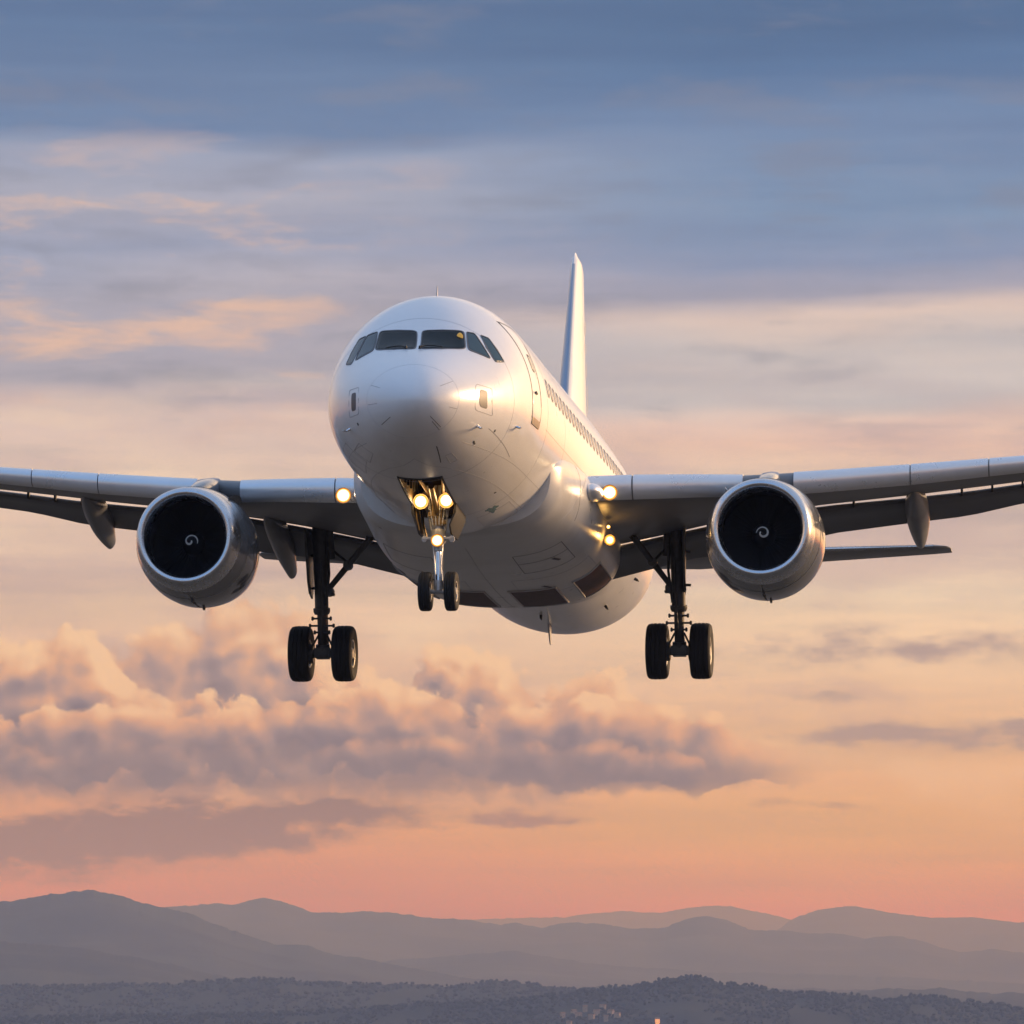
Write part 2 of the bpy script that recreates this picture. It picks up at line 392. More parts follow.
def tag(o, label=None, cat=None, group=None, kind=None):
    if label: o['label'] = label
    if cat: o['category'] = cat
    if group: o['group'] = group
    if kind: o['kind'] = kind
    return o
def empty(name, parent=None):
    o = bpy.data.objects.new(name, None); COL.objects.link(o); o.empty_display_size = .3
    if parent: o.parent = parent
    return o

# ------------------------------------------------------------------ setting: ground, hills
def fbm(x, y, z=0.0, oct=5, h=0.9):
    return mnoise.fractal(Vector((x, y, z)), h, 2.0, oct)

def land_material(name, a, b, scale):
    m = bpy.data.materials.new(name); m.use_nodes = True
    t = m.node_tree; bs = t.nodes['Principled BSDF']; N = NG(t)
    o = N.node('ShaderNodeTexCoord').outputs['Object']
    n = N.noise(o, scale, 8, .62)
    N.put(bs.inputs['Base Color'], N.mix(N.sstep(n, .38, .62), (*a, 1), (*b, 1)))
    bs.inputs['Roughness'].default_value = .95; bs.inputs['Specular IOR Level'].default_value = .1
    return m
M['plain'] = land_material('plain_fields', (.070, .066, .055), (.11, .10, .085), .0012)
M['hill'] = land_material('wooded_hill', (.010, .017, .016), (.034, .045, .042), .0028)
M['foothill'] = land_material('foothill_woods', (.011, .021, .024), (.021, .032, .034), .008)  # bluish tint of the near haze put into the woods' colour
M['forest'] = land_material('tree_foliage', (.010, .020, .020), (.017, .029, .029), .03)  # foliage tinted bluish too, in place of haze

gm = MB()
GR = 52000.0
ring = [0, 400, 1500, 4000, 9000, 18000, 32000, GR]
NS = 64
gv = [(0, 0, 0)]; gf = []
for r_ in ring[1:]:
    gv += [(r_*math.cos(2*math.pi*k/NS), r_*math.sin(2*math.pi*k/NS), 0) for k in range(NS)]
for k in range(NS): gf.append((0, 1+k, 1+(k+1) % NS))
for i in range(len(ring)-2):
    for k in range(NS):
        a = 1+i*NS+k; b = 1+i*NS+(k+1) % NS; gf.append((a, a+NS, b+NS, b))
gm.add(gv, gf)
tag(gm.build('ground', M['plain'], flip=False, angle=180), kind='structure')

def crest_h(D, v):   # height above the plain of a ridge seen at row v at distance D
    return CAM_H + D*(985.0-v)/FPX*1.0
def ridge(name, D, pts, mat, depth, rough=1.0, step=2.2, lo=-1700, hi=2700, seed=0.0, treeamp=0.0, spur=.35):
    us = np.arange(lo, hi, step)
    pu = np.array([p[0] for p in pts]); pvv = np.array([p[1] for p in pts])
    v = np.interp(us, pu, pvv)
    # soften corners, then add the small unevenness of a real skyline
    k = np.exp(-np.linspace(-2, 2, 9)**2); k /= k.sum()
    v = np.convolve(np.pad(v, 4, mode='edge'), k, 'valid')
    X = (us-512)/FPX*D
    H = []
    for i, x in enumerate(X):
        e = 0.0
        if us[i] < pu[0] or us[i] > pu[-1]:
            dd = min(abs(us[i]-pu[0]), abs(us[i]-pu[-1]))
            e = -min(1, dd/250)*22*fbm(us[i]/420.0, seed, 1.7)
        h = crest_h(D, v[i]+e) + rough*D/FPX*1.5*fbm(us[i]/26.0, seed, .3, 6, .8) + D/FPX*.8*fbm(us[i]/7.0, seed, 9.3, 4, .6) + treeamp*D/FPX*.7*fbm(us[i]/3.3, seed, 4.2, 3, .6)
        H.append(max(h, 8.0))
    H = np.array(H); kk = np.hanning(61); kk /= kk.sum(); HS = np.convolve(np.pad(H, 30, mode='edge'), kk, 'valid')
    rows = [-1.0, -.92, -.84, -.76, -.69, -.62, -.56, -.50, -.45, -.40, -.355, -.31, -.27, -.23, -.195, -.16, -.13, -.10, -.075, -.05, -.03, -.012, 0, .05, .2, .6, 1.0]
    m = MB(); vs_ = []
    for r_ in rows:
        pr = (1-abs(r_))**1.15 if r_ <= 0 else (1-r_)**1.3
        y = D + r_*depth
        for i, x in enumerate(X):
            xx = x*(y/D)
            s = mnoise.ridged_multi_fractal(Vector((xx/(depth*.34)+(y-D)/(depth*.5), y/(depth*.16)+seed, seed)), .9, 2.0, 5, 1.0, 2.0)
            w = min(1, abs(r_)*4)*(1-abs(r_))
            e_ = min(1.0, abs(r_)*9); hh = H[i]*(1-e_)+min(HS[i], H[i]*1.03)*e_
            z = hh*pr + (s-1.2)*spur*w*hh*.55
            z = min(z, hh*(pr+.1), H[i]*.995) if abs(r_) > 1e-6 else H[i]
            if abs(r_) == 1.0: z = -2.0
            vs_.append((xx, y, z))
    n = len(X); fs = []
    for a in range(len(rows)-1):
        for i in range(n-1):
            q = a*n+i; fs.append((q, q+1, q+n+1, q+n))
    m.add(vs_, fs)
    tag(m.build(name, mat, flip=False, angle=180, recalc=False), kind='structure')
    return us, X, H, vs_, n, rows

ridge('mountains', 30000, [(560,918),(587,914),(620,912),(662,913),(702,906.5),(727,906.5),(772,915),(800,924),(900,940)], M['hill'], 5000, .5, 3.0, lo=-900, hi=1900, seed=11)
ridge('mountains', 24000, [(700,960),(770,935),(792,919),(822,909),(852,906.5),(882,911.5),(932,919),(962,917.5),(1024,923),(1200,915),(1500,930)], M['hill'], 4500, .6, 2.6, lo=500, hi=2300, seed=23)
ridge('mountains', 17000, [(0,925),(120,915),(170,907.5),(210,904),(235,905.5),(265,898),(285,902.5),(310,911.5),(340,914),(355,911.5),(390,913),(430,918),(465,920),(500,925.5),(512,923),(542,928),(567,923),(597,923),(632,930.5),(662,928),(687,919),(704,916),(722,920),(752,931.5),(772,930),(822,934),(844,935),(862,939),(892,936),(922,941.5),(957,953),(992,949),(1024,953),(1300,962)], M['hill'], 4200, .8, 2.0, lo=-900, hi=2200, seed=37)
ridge('hills', 13500, [(250,985),(370,962),(450,956.5),(512,951),(542,957),(612,966),(700,972),(820,974),(1024,984)], M['hill'], 3000, .8, 2.0, lo=0, hi=2000, seed=41)
ridge('hills', 10500, [(-300,905),(0,901.5),(30,899),(50,894),(92,890.5),(107,894),(130,899),(155,906.5),(190,914),(220,926.5),(250,936.5),(280,945.5),(305,945.5),(330,953),(360,958),(400,966),(460,977),(560,990),(700,996)], M['hill'], 3000, .9, 1.8, lo=-1500, hi=1500, seed=53, treeamp=.5)
ridge('hills', 8500, [(-200,925),(0,942),(60,946),(100,951),(175,964),(210,974),(260,984),(400,995)], M['hill'], 2200, .9, 1.8, lo=-1500, hi=1100, seed=67, treeamp=.6)
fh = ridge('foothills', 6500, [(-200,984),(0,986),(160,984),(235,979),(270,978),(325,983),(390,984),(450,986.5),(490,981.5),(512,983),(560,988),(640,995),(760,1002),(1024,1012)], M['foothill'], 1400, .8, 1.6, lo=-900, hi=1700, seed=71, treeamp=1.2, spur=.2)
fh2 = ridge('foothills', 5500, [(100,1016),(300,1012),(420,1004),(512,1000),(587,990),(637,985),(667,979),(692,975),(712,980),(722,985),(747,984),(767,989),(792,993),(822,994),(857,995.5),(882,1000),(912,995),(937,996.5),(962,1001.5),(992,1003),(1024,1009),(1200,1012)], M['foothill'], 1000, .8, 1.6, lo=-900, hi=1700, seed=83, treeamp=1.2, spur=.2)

# woods on the two foothills: too many trees to count, one mass
ico = bmesh.new(); bmesh.ops.create_icosphere(ico, subdivisions=1, radius=1.0)
ico_v = [v.co.copy() for v in ico.verts]; ico_f = [[v.index for v in f.verts] for f in ico.faces]; ico.free()
wood = MB()
def sample_surface(rdg, u, r_):
    us, X, H, vv, n, rows = rdg
    i = int(np.clip((u-us[0])/(us[1]-us[0]), 0, n-2)); a = max(j for j in range(len(rows)-1) if rows[j] <= r_)
    t = (r_-rows[a])/(rows[a+1]-rows[a])
    p, q = Vector(vv[a*n+i]), Vector(vv[(a+1)*n+i]); return p.lerp(q, t)
def plant_trees(rdg, count, lo, hi, rlo):
    for _ in range(count):
        u = random.uniform(lo, hi); r_ = -abs(random.random()**1.4)*rlo
        if mnoise.noise(Vector((u/60.0, r_*9, 5))) < -.22 and r_ < -.03: continue
        p = sample_surface(rdg, u, r_)
        h = random.uniform(1.6, 3.4); w = h*random.uniform(.5, 1.0)
        a = random.random()*6.28; ca, sa = math.cos(a), math.sin(a)
        vsx = []
        for c in ico_v:
            k = 1+random.uniform(-.25, .25)
            vsx.append((p.x+(c.x*ca-c.y*sa)*w*k, p.y+(c.x*sa+c.y*ca)*w*k, p.z+h*.45+c.z*h*.62*k))
        wood.add(vsx, ico_f)
plant_trees(fh, 9000, -150, 1100, .55)
plant_trees(fh2, 12000, -100, 1150, .7)
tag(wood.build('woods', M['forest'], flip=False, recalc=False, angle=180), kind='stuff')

# the village on the foothill
M['house_wall'] = material('house_wall', (.28, .22, .19), .8)
M['house_roof'] = material('house_roof', (.18, .10, .07), .8)
M['house_lit'] = material('house_lit', (.8, .45, .25), .8, emit=(1, .42, .14), estr=.9)
def house(i, rdg, u, r_, lit=False):
    m = MB(); w, d, h = random.uniform(3.2, 6.5), random.uniform(3, 5), random.uniform(1.8, 3.2)
    m.add([(-w/2,-d/2,-3),(w/2,-d/2,-3),(w/2,d/2,-3),(-w/2,d/2,-3),(-w/2,-d/2,h),(w/2,-d/2,h),(w/2,d/2,h),(-w/2,d/2,h)],
          [(0,1,5,4),(1,2,6,5),(2,3,7,6),(3,0,4,7)], 0)
    e = .4
    m.add([(-w/2-e,-d/2-e,h),(w/2+e,-d/2-e,h),(w/2+e,d/2+e,h),(-w/2-e,d/2+e,h),(-w/2-e,0,h+d*.38),(w/2+e,0,h+d*.38)],
          [(0,1,5,4),(2,3,4,5),(1,2,5),(3,0,4),(0,3,2,1)], 1)
    o = m.build('house', [M['house_lit'] if lit else M['house_wall'], M['house_roof']], flip=False, smooth=False)
    p = sample_surface(rdg, u, r_); o.location = (p.x, p.y, p.z+2.0); o.rotation_euler = (0, 0, random.uniform(-.6, .6))
    if lit: tag(o, 'small house glowing orange, right of the hazy village specks', 'house')
    else: tag(o, 'tiny pale house among trees on the hazy foothill', 'house', 'houses of the distant village')
spots = [(448,-.50),(456,-.44),(463,-.52),(470,-.40),(476,-.30),(483,-.33),(489,-.27),(497,-.34),(503,-.44),(480,-.47),(492,-.5)]
for i, (u, r_) in enumerate(spots): house(i, fh, u, r_)
spots = [(563,-.16),(569,-.22),(574,-.13),(580,-.17),(586,-.12),(592,-.20),(597,-.15),(603,-.12),(606,-.22),(611,-.17),(618,-.2),(534,-.26),(521,-.2),(638,-.3)]
for i, (u, r_) in enumerate(spots): house(i, fh2, u, r_)
house(0, fh2, 657, -.24, True)

# ------------------------------------------------------------------ haze
HZ_TOP = 640.0
hm = MB(); HX = 54000.0
hm.add([(-HX,-HX,-4),(HX,-HX,-4),(HX,HX,-4),(-HX,HX,-4),(-HX,-HX,HZ_TOP),(HX,-HX,HZ_TOP),(HX,HX,HZ_TOP),(-HX,HX,HZ_TOP)],
       [(0,3,2,1),(4,5,6,7),(0,1,5,4),(1,2,6,5),(2,3,7,6),(3,0,4,7)])
hz = bpy.data.materials.new('haze'); hz.use_nodes = True; ht = hz.node_tree; ht.nodes.clear()
pvn = ht.nodes.new('ShaderNodeVolumePrincipled'); pvn.inputs['Color'].default_value = (.195, .270, .50, 1)
pvn.inputs['Absorption Color'].default_value = (1.0, .539, .0174, 1)
pvn.inputs['Density'].default_value = 1.6e-4; pvn.inputs['Anisotropy'].default_value = 0.0
hto = ht.nodes.new('ShaderNodeOutputMaterial'); ht.links.new(pvn.outputs[0], hto.inputs['Volume'])
tag(hm.build('haze', hz, flip=False, smooth=False), kind='stuff')

# ================================================================== the airliner
YAW, PIT, ROL = 0.12217, 0.14137, 0.01047
T = Vector((-2.08271, 102.4214, 2.77362))
a_ = Vector((math.sin(YAW)*math.cos(PIT), math.cos(YAW)*math.cos(PIT), -math.sin(PIT)))
l_ = Vector((math.cos(YAW), -math.sin(YAW), 0)); u_ = l_.cross(a_)
l2 = l_*math.cos(ROL)+u_*math.sin(ROL); u2 = u_*math.cos(ROL)-l_*math.sin(ROL)
CB = Matrix(((1,0,0),(0,math.cos(PITCH),-math.sin(PITCH)),(0,math.sin(PITCH),math.cos(PITCH))))
def cw(v): return CB @ v
mat = Matrix.Identity(4)
for c, vec in enumerate((l2, a_, u2)):
    w = cw(vec)
    for r_ in range(3): mat[r_][c] = w[r_]
tw = cw(T) + Vector((0, 0, CAM_H))
for r_ in range(3): mat[r_][3] = tw[r_]
plane = empty('airliner'); plane.matrix_world = mat
tag(plane, 'white twin-engine passenger jet coming in to land with wheels down', 'airplane')

# ---- fuselage surface
FX = [0, .05, .12, .25, .45, .7, 1.0, 1.4, 1.9, 2.4, 2.9, 3.5, 4.2, 5.0, 6.0, 7.0, 12, 16, 20, 25.5, 27, 28.5, 30, 31.5, 33, 34.5, 36, 37.2, 37.57]
FT = [-.66,-.49,-.38,-.24,-.08,.08,.24,.43,.66,.96,1.34,1.73,2.04,2.19,2.25,2.26,2.26,2.26,2.26,2.26,2.26,2.25,2.22,2.14,1.99,1.86,1.68,1.5,1.42]
FB = [-.66,-.82,-.92,-1.04,-1.17,-1.29,-1.40,-1.51,-1.62,-1.71,-1.79,-1.88,-1.96,-2.02,-2.065,-2.08,-2.10,-2.10,-2.06,-1.96,-1.86,-1.68,-1.48,-1.1,-.65,-.16,.38,.85,1.05]
FW = [0,.21,.33,.49,.68,.86,1.04,1.25,1.46,1.63,1.78,1.91,2.00,2.055,2.08,2.085,2.13,2.18,2.22,2.16,2.10,2.02,1.90,1.66,1.36,1.02,.62,.28,.14]
FC = [-.66,-.66,-.65,-.63,-.60,-.56,-.51,-.45,-.38,-.31,-.25,-.18,-.11,-.05,-.01,0,0,0,0,0,.02,.08,.2,.38,.58,.8,1.02,1.18,1.24]
def pchip(x, y, xi):
    x = np.asarray(x, float); y = np.asarray(y, float); h = np.diff(x); d = np.diff(y)/h
    m = np.zeros_like(y)
    for i in range(1, len(x)-1):
        if d[i-1]*d[i] > 0:
            w1, w2 = 2*h[i]+h[i-1], h[i]+2*h[i-1]; m[i] = (w1+w2)/(w1/d[i-1]+w2/d[i])
    m[0] = d[0]; m[-1] = d[-1]
    k = np.clip(np.searchsorted(x, xi)-1, 0, len(x)-2); t = (xi-x[k])/h[k]
    return (2*t**3-3*t**2+1)*y[k]+(t**3-2*t**2+t)*h[k]*m[k]+(-2*t**3+3*t**2)*y[k+1]+(t**3-t**2)*h[k]*m[k+1]
SG = np.linspace(0, math.sqrt(37.57), 2400)
def prof(y):
    f = pchip(np.sqrt(FX), y, SG); y0 = f[0]; g = f-y0
    ext = np.concatenate([-g[300:0:-1], g, 2*g[-1]-g[-2:-302:-1]])
    k = np.exp(-.5*(np.arange(-150, 151)/42.0)**2); k /= k.sum()
    return np.convolve(ext, k, 'same')[300:300+len(g)]+y0
PT, PB, PW, PC = prof(FT), prof(FB), prof(FW), prof(FC)
def fus_par(x):
    s = math.sqrt(max(x, 0)); return [float(np.interp(s, SG, q)) for q in (PT, PB, PW, PC)]
def fus_y(x): return .24*max(0, 1-x/3.2)**2 + .14*min(1, max(0, (x-6)/10))*min(1, max(0, (26-x)/5))
def fus(x, t):      # t: 0 top, +pi/2 port, pi bottom
    zt, zb, hw, zc = fus_par(x); c = math.cos(t)
    return Vector((x, hw*math.sin(t)+fus_y(x), zc+(zt-zc if c > 0 else zc-zb)*c))
def nrm(surf, x, t):
    e = 1e-3
    n = (surf(x+e, t)-surf(x-e if x > e else x, t)).cross(surf(x, t+e)-surf(x, t-e)).normalized()
    return n
def fus_n(x, t):
    n = nrm(fus, x, t); p = fus(x, t); zc = fus_par(x)[3]
    return n if n.dot(Vector((-.05, p.y, p.z-zc))) > 0 else -n
def fus_side(x, z, side=1):
    zt, zb, hw, zc = fus_par(x); h = zt-zc if z > zc else zc-zb
    c = max(-1, min(1, (z-zc)/h)); return side*math.acos(c)
def fus_front(y, z):     # the (x, t) on the nose with this y, z
    lo, hi = 0.0, 7.0
    for _ in range(40):
        m = (lo+hi)/2; zt, zb, hw, zc = fus_par(m); h = max(1e-6, zt-zc if z > zc else zc-zb)
        F = ((y-fus_y(m))/max(hw, 1e-6))**2+((z-zc)/h)**2-1
        if F > 0: lo = m
        else: hi = m
    return hi, fus_side(hi, z, 1 if y >= fus_y(hi) else -1)
def fpt(x, t, off): return fus(x, t)+fus_n(x, t)*off

def strip(mb, pts, nrmf, width, off, mi=0):
    # a thin raised ribbon following a surface; pts are surface points with normals
    secs = []
    for i, (p, n) in enumerate(pts):
        q0 = pts[max(i-1, 0)][0]; q1 = pts[min(i+1, len(pts)-1)][0]
        t = (q1-q0).normalized(); s = t.cross(n).normalized()*(width/2)
        secs.append([p-s+n*off*.2, p-s*.8+n*off, p+s*.8+n*off, p+s+n*off*.2])
    mb.loft(secs, closed=False, caps=False, mi=mi)
def fline(mb, path, width=.014, off=.0035, mi=1, n=24):
    # path of (x,t) control points, linearly subdivided
    pts = []
    for (a, b), k in zip(zip(path[:-1], path[1:]), range(99)):
        for i in range(n+ (1 if k == len(path)-2 else 0)):
            f = i/n; x = a[0]+(b[0]-a[0])*f; t = a[1]+(b[1]-a[1])*f
            pts.append((fus(x, t), fus_n(x, t)))
    strip(mb, pts, None, width, off, mi)

def quad_map(c, u, v):
    # bilinear map of [-1,1]^2 on corners c: (bl, br, tr, tl)
    a, b = (u+1)/2, (v+1)/2
    return tuple(c[0][k]*(1-a)*(1-b)+c[1][k]*a*(1-b)+c[2][k]*a*b+c[3][k]*(1-a)*b for k in range(2))
def squircle(t, n=7.0):
    c, s = math.cos(t), math.sin(t)
    return math.copysign(abs(c)**(2/n), c), math.copysign(abs(s)**(2/n), s)
def patch(mb, corners, to_surf, off, thick=.012, nround=7.0, mi=0, rings=7, seg=48, sub=.02):
    # a slab of glass or skin lying on the surface, with rounded corners
    secs = []
    def P_(r, k, o):
        u, v = squircle(2*math.pi*k/seg, nround); q = quad_map(corners, u*r, v*r)
        x, t = to_surf(*q); return fpt(x, t, o)
    secs.append([P_(1.0, k, -sub) for k in range(seg)])
    secs.append([P_(1.0, k, off-thick*.3) for k in range(seg)])
    for i in range(rings): secs.append([P_((1-i/rings)*.985+ (0 if i else .0), k, off) for k in range(seg)])
    secs.append([P_(.02, k, off) for k in range(seg)])
    mb.loft(secs, True, True, mi)
def rim_ring(mb, corners, to_surf, w, off, nround=7.0, mi=0, seg=56, sub=.01):
    secs = [[], [], [], []]
    for k in range(seg):
        u, v = squircle(2*math.pi*k/seg, nround)
        q0 = Vector(quad_map(corners, u, v)); c = Vector(quad_map(corners, 0, 0))
        d = (q0-c).normalized()*w; q1 = q0+d
        for j, (q, o) in enumerate(((q0, -sub), (q0, off), (q1, off), (q1, -sub))):
            x, t = to_surf(q[0], q[1]); secs[j].append(fpt(x, t, o))
    mb.loft(secs+[secs[0]], True, False, mi)

fm = MB()
sx_ = np.concatenate([np.linspace(.02, math.sqrt(6.5), 150), np.sqrt(np.linspace(6.5, 37.5, 130))[1:]])
NT = 192
def in_bay(x, y): return 2.80 < x < 6.2 and abs(y) < .40
vsx = [fus(0.0001, 0)]; fsx = []
for s in sx_:
    for k in range(NT): vsx.append(fus(s*s, 2*math.pi*k/NT))
for k in range(NT): fsx.append((0, 1+(k+1) % NT, 1+k))
for i in range(len(sx_)-1):
    for k in range(NT):
        a = 1+i*NT+k; b = 1+i*NT+(k+1) % NT
        c = (vsx[a]+vsx[b+NT])/2
        if in_bay(c.x, c.y) and c.z < -1.2: continue
        fsx.append((a, b, b+NT, a+NT))
fsx.append(tuple(1+(len(sx_)-1)*NT+k for k in range(NT)))
fm.add(vsx, fsx, 0)
PIh = math.pi/2
# radome ring and its lightning strips
ring_pts = []
for k in range(97):
    t = 2*math.pi*k/96; ring_pts.append((fus(.72, t), fus_n(.72, t)))
strip(fm, ring_pts, None, .008, .002, 3)
for t, x0, x1 in ((-1.15, .45, .71), (-1.72, .45, .70), (-2.35, .34, .64), (1.85, .5, .71), (1.05, .35, .70), (2.45, .28, .66), (2.52, .4, .71)):
    fline(fm, [(x0, t), (x1, t)], .011, .003, 1 if abs(t) > 2 else 2)
fline(fm, [(4.20, fus_side(4.20, z, 1)) for z in np.linspace(-.38, 1.52, 14)], .03, .006, 1, 3); fline(fm, [(5.08, fus_side(5.08, z, 1)) for z in np.linspace(-.38, 1.52, 14)], .03, .006, 1, 3)
# barrel joints, lap joints
for x in (2.95, 6.05, 8.6): fline(fm, [(x, .0), (x, 6.283)], .010, .002, 2, 120)
for z in (-.35, 1.15):
    for s in (1,):
        fline(fm, [(x, fus_side(x, z, s)) for x in np.linspace(5.9, 24, 30)], .010, .002, 2, 3)
for s, z in ((1, -1.25), (-1, -1.25), (1, -1.62), (-1, -1.62)):
    fline(fm, [(x, fus_side(x, z, s)) for x in np.linspace(1.6, 9.5, 22)], .010, .002, 2, 3)
# access panels on the lower nose
def panel(x0, x1, t0, t1, w=.012, mi=1): fline(fm, [(x0, t0), (x1, t0), (x1, t1), (x0, t1), (x0, t0)], w, .003, mi, 10)
panel(1.75, 2.2, 2.62, 2.72, .01, 2); panel(1.9, 2.5, -2.3, -2.55, .010, 2); panel(2.6, 3.5, -2.15, -2.5, .010, 2)
panel(6.6, 7.8, 2.5, 2.85, .010, 2); panel(6.7, 7.5, -2.5, -2.9, .010, 2)
fline(fm, [(2.1, 2.02), (3.9, 2.2)], .016, .003, 2); fline(fm, [(1.2, 2.75), (2.0, 2.82)], .02, .004, 1)
# cargo door and service door outlines on the starboard lower side
fline(fm, [(6.7, -1.75), (8.4, -1.75), (8.4, -2.5), (6.7, -2.5), (6.7, -1.75)], .014, .003, 1, 14)
# small vents and drain holes
for x, t in ((2.4, 2.02), (1.3, -2.05), (5.2, 2.55)):
    p, n = fus(x, t), fus_n(x, t)
    fm.lathe(p, n, [(-.01, .03), (.006, .03), (.006, .001)], 14, 1)
for x, t, l in ((1.9, 2.28, .14),):
    fline(fm, [(x, t), (x+l, t+.03)], .035, .006, 1, 8)
M['seam_faint'] = material('skin_joint', (.60, .60, .62), .4)
fuselage = fm.build('fuselage', [M['paint'], M['seam'], M['seam_soft'], M['seam_faint']], plane, angle=50)

# ---- cockpit windows (front panes set out by width and height, side panes by station and height)
front = lambda y, z: fus_front(y, z)
panes = [
 ('windshield', [(.159,.548),(.926,.633),(.809,1.076),(.070,1.041)], M['glass']),
 ('windshield', [(-.777,.616),(.050,.548),(-.047,1.036),(-.788,1.100)], M['glass']),
 ('side_window', [(.992,.635),(1.381,.491),(1.017,1.040),(.877,1.055)], M['glass_side']),
 ('side_window', [(-1.188,.438),(-.83,.618),(-.845,1.091),(-1.063,1.039)], M['glass_side']),
 ('side_window', [(1.451,.454),(1.581,.51),(1.273,.973),(1.119,1.026)], M['glass_side']),
 ('side_window', [(-1.399,.417),(-1.254,.381),(-1.091,1.033),(-1.243,.986)], M['glass_side']),
]
for nm, cs, mt in panes:
    g = MB(); rim_ring(g, cs, front, .022, .010, 9.0, 1); patch(g, cs, front, .006, nround=9.0, mi=0)
    g.build(nm, [mt, M['gasket']], fuselage, angle=60)
# wipers parked along the sills
for s in (1, -1):
    wm = MB(); q = []
    for k in range(9):
        y = s*(.12+.42*k/8); x, t = fus_front(y, .585+.025*math.sin(k/8*3.1)); q.append(fpt(x, t, .035))
    wm.tube(q, .012, 8)
    x, t = fus_front(s*.13, .56); wm.tube([fpt(x, t, -.01), fpt(x, t, .04), q[2]], [.03, .022, .012], 10)
    wm.build('wiper', M['dark'], fuselage)
# captain's yellow headrest showing behind the port windshield
hm_ = MB(); x, t = fus_front(.78, .92)
hm_.ellipsoid(fpt(x, t, .002), (.02, .062, .085), 18, 10); hm_.build('headrest', M['yellow'], fuselage)

# static ports, in their square reflective frames
for y, z in ((1.37, -.44), (-1.05, -.52)):
    sp = MB(); cs = [(y-.055, z-.17), (y+.055, z-.17), (y+.055, z+.17), (y-.055, z+.17)]
    rim_ring(sp, [(y-.115, z-.25), (y+.115, z-.25), (y+.115, z+.25), (y-.115, z+.25)], front, .012, .004, 12, 1)
    patch(sp, cs, front, .006, nround=5, mi=0)
    sp.build('probe_plate', [M['gasket'], M['seam_soft']], fuselage)
for y, z in ((1.25, -.95), (-1.2, -.95), (1.78, -.70)):
    pb = MB(); x, t = fus_front(y, z); p = fus(x, t); n = fus_n(x, t)
    pb.tube([p-n*.01, p+n*.09, p+n*.12+Vector((-.10, 0, 0)), p+n*.12+Vector((-.2, 0, 0))], [.03, .02, .014, .008], 10)
    pb.build('pitot_probe', M['chrome'], fuselage)

# ---- cabin door
DX0, DX1, DZ0, DZ1 = 4.22, 5.06, -.37, 1.50
side = lambda x, z: (x, fus_side(x, z, 1))
dm = MB()
cs = [(DX0, DZ0), (DX1, DZ0), (DX1, DZ1), (DX0, DZ1)]
patch(dm, cs, side, .006, nround=14, mi=0, seg=72); rim_ring(dm, cs, side, .03, .004, 14, 1, seg=72)
patch(dm, [(4.64, .62), (4.84, .62), (4.84, .92), (4.64, .92)], side, .011, nround=4, mi=2); rim_ring(dm, [(4.64, .62), (4.84, .62), (4.84, .92), (4.64, .92)], side, .025, .012, 4, 1)
door = dm.build('cabin_door', [M['paint'], M['seam'], M['window']], fuselage, angle=60)
sm = MB(); patch(sm, [(DX0+.02, DZ0-.12), (DX1-.02, DZ0-.12), (DX1-.02, DZ0+.02), (DX0+.02, DZ0+.02)], side, .016, nround=10); sm.build('door_sill', M['gold'], fuselage)
hd = MB(); p = fpt(4.52, fus_side(4.52, .15), .02); hd.box(p, (.22, .03, .05), bev=.01); hd.build('door_handle', M['seam'], fuselage)

# ---- cabin windows: one, copied along the cylinder
wb = MB(); WX, WZ = 8.0, .54
cs = [(WX-.115, WZ-.165), (WX+.115, WZ-.165), (WX+.115, WZ+.165), (WX-.115, WZ+.165)]
patch(wb, cs, side, .003, nround=3.2, rings=3, seg=28); rim_ring(wb, cs, side, .022, .006, 3.2, 1, seg=28)
w0 = wb.build('cabin_window', [M['window'], M['seam_soft']], fuselage, angle=60)
w0.location.y = 6.35-WX; w0.location.x = fus(6.35, fus_side(6.35, WZ)).y-fus(WX, fus_side(WX, WZ)).y+.004
for k in range(1, 38):
    c = w0.copy(); COL.objects.link(c); c.parent = fuselage; x_ = 6.35+.533*k; c.location.y = x_-WX
    c.location.x = fus(x_, fus_side(x_, WZ)).y-fus(WX, fus_side(WX, WZ)).y+.004

# ---- antennas and blisters
am = MB()
p = fus(4.95, 0); am.loft([[p+Vector((-.06,-.012,-.03)), p+Vector((.06,-.012,-.03)), p+Vector((.06,.012,-.03)), p+Vector((-.06,.012,-.03))], [p+Vector((.05,-.006,.22)), p+Vector((.09,-.006,.22)), p+Vector((.09,.006,.22)), p+Vector((.05,.006,.22))]])
am.build('mast_antenna', M['seam_soft'], fuselage)
am = MB(); p = fus(24.0, math.pi)
am.loft([[p+Vector((-.30,-.025,.05)), p+Vector((.22,-.025,.05)), p+Vector((.22,.025,.05)), p+Vector((-.30,.025,.05))], [p+Vector((.16,-.012,-.42)), p+Vector((.30,-.012,-.42)), p+Vector((.30,.012,-.42)), p+Vector((.16,.012,-.42))]])
am.build('blade_antenna', M['seam_soft'], fuselage)
for x, t in ((23.6, 2.5), (24.2, 2.05), (21.8, math.pi)):
    am = MB(); p, n = fus(x, t), fus_n(x, t); am.tube([p-n*.03, p+n*.07, p+n*.10+Vector((.10, 0, 0))], [.04, .03, .012], 10); am.build('drain_mast', M['dark'], fuselage)
am = MB(); p = fus(15.5, .35); am.ellipsoid(p, (.35, .12, .1)); am.build('antenna_fairing', M['paint'], fuselage)
bm_ = MB(); p = fus(18.5, 0); bm_.lathe(p+Vector((0, 0, -.02)), (0, 0, 1), [(0, .09), (.06, .085), (.11, .05), (.125, .002)], 20); bm_.build('beacon_light', M['dark'], fuselage)

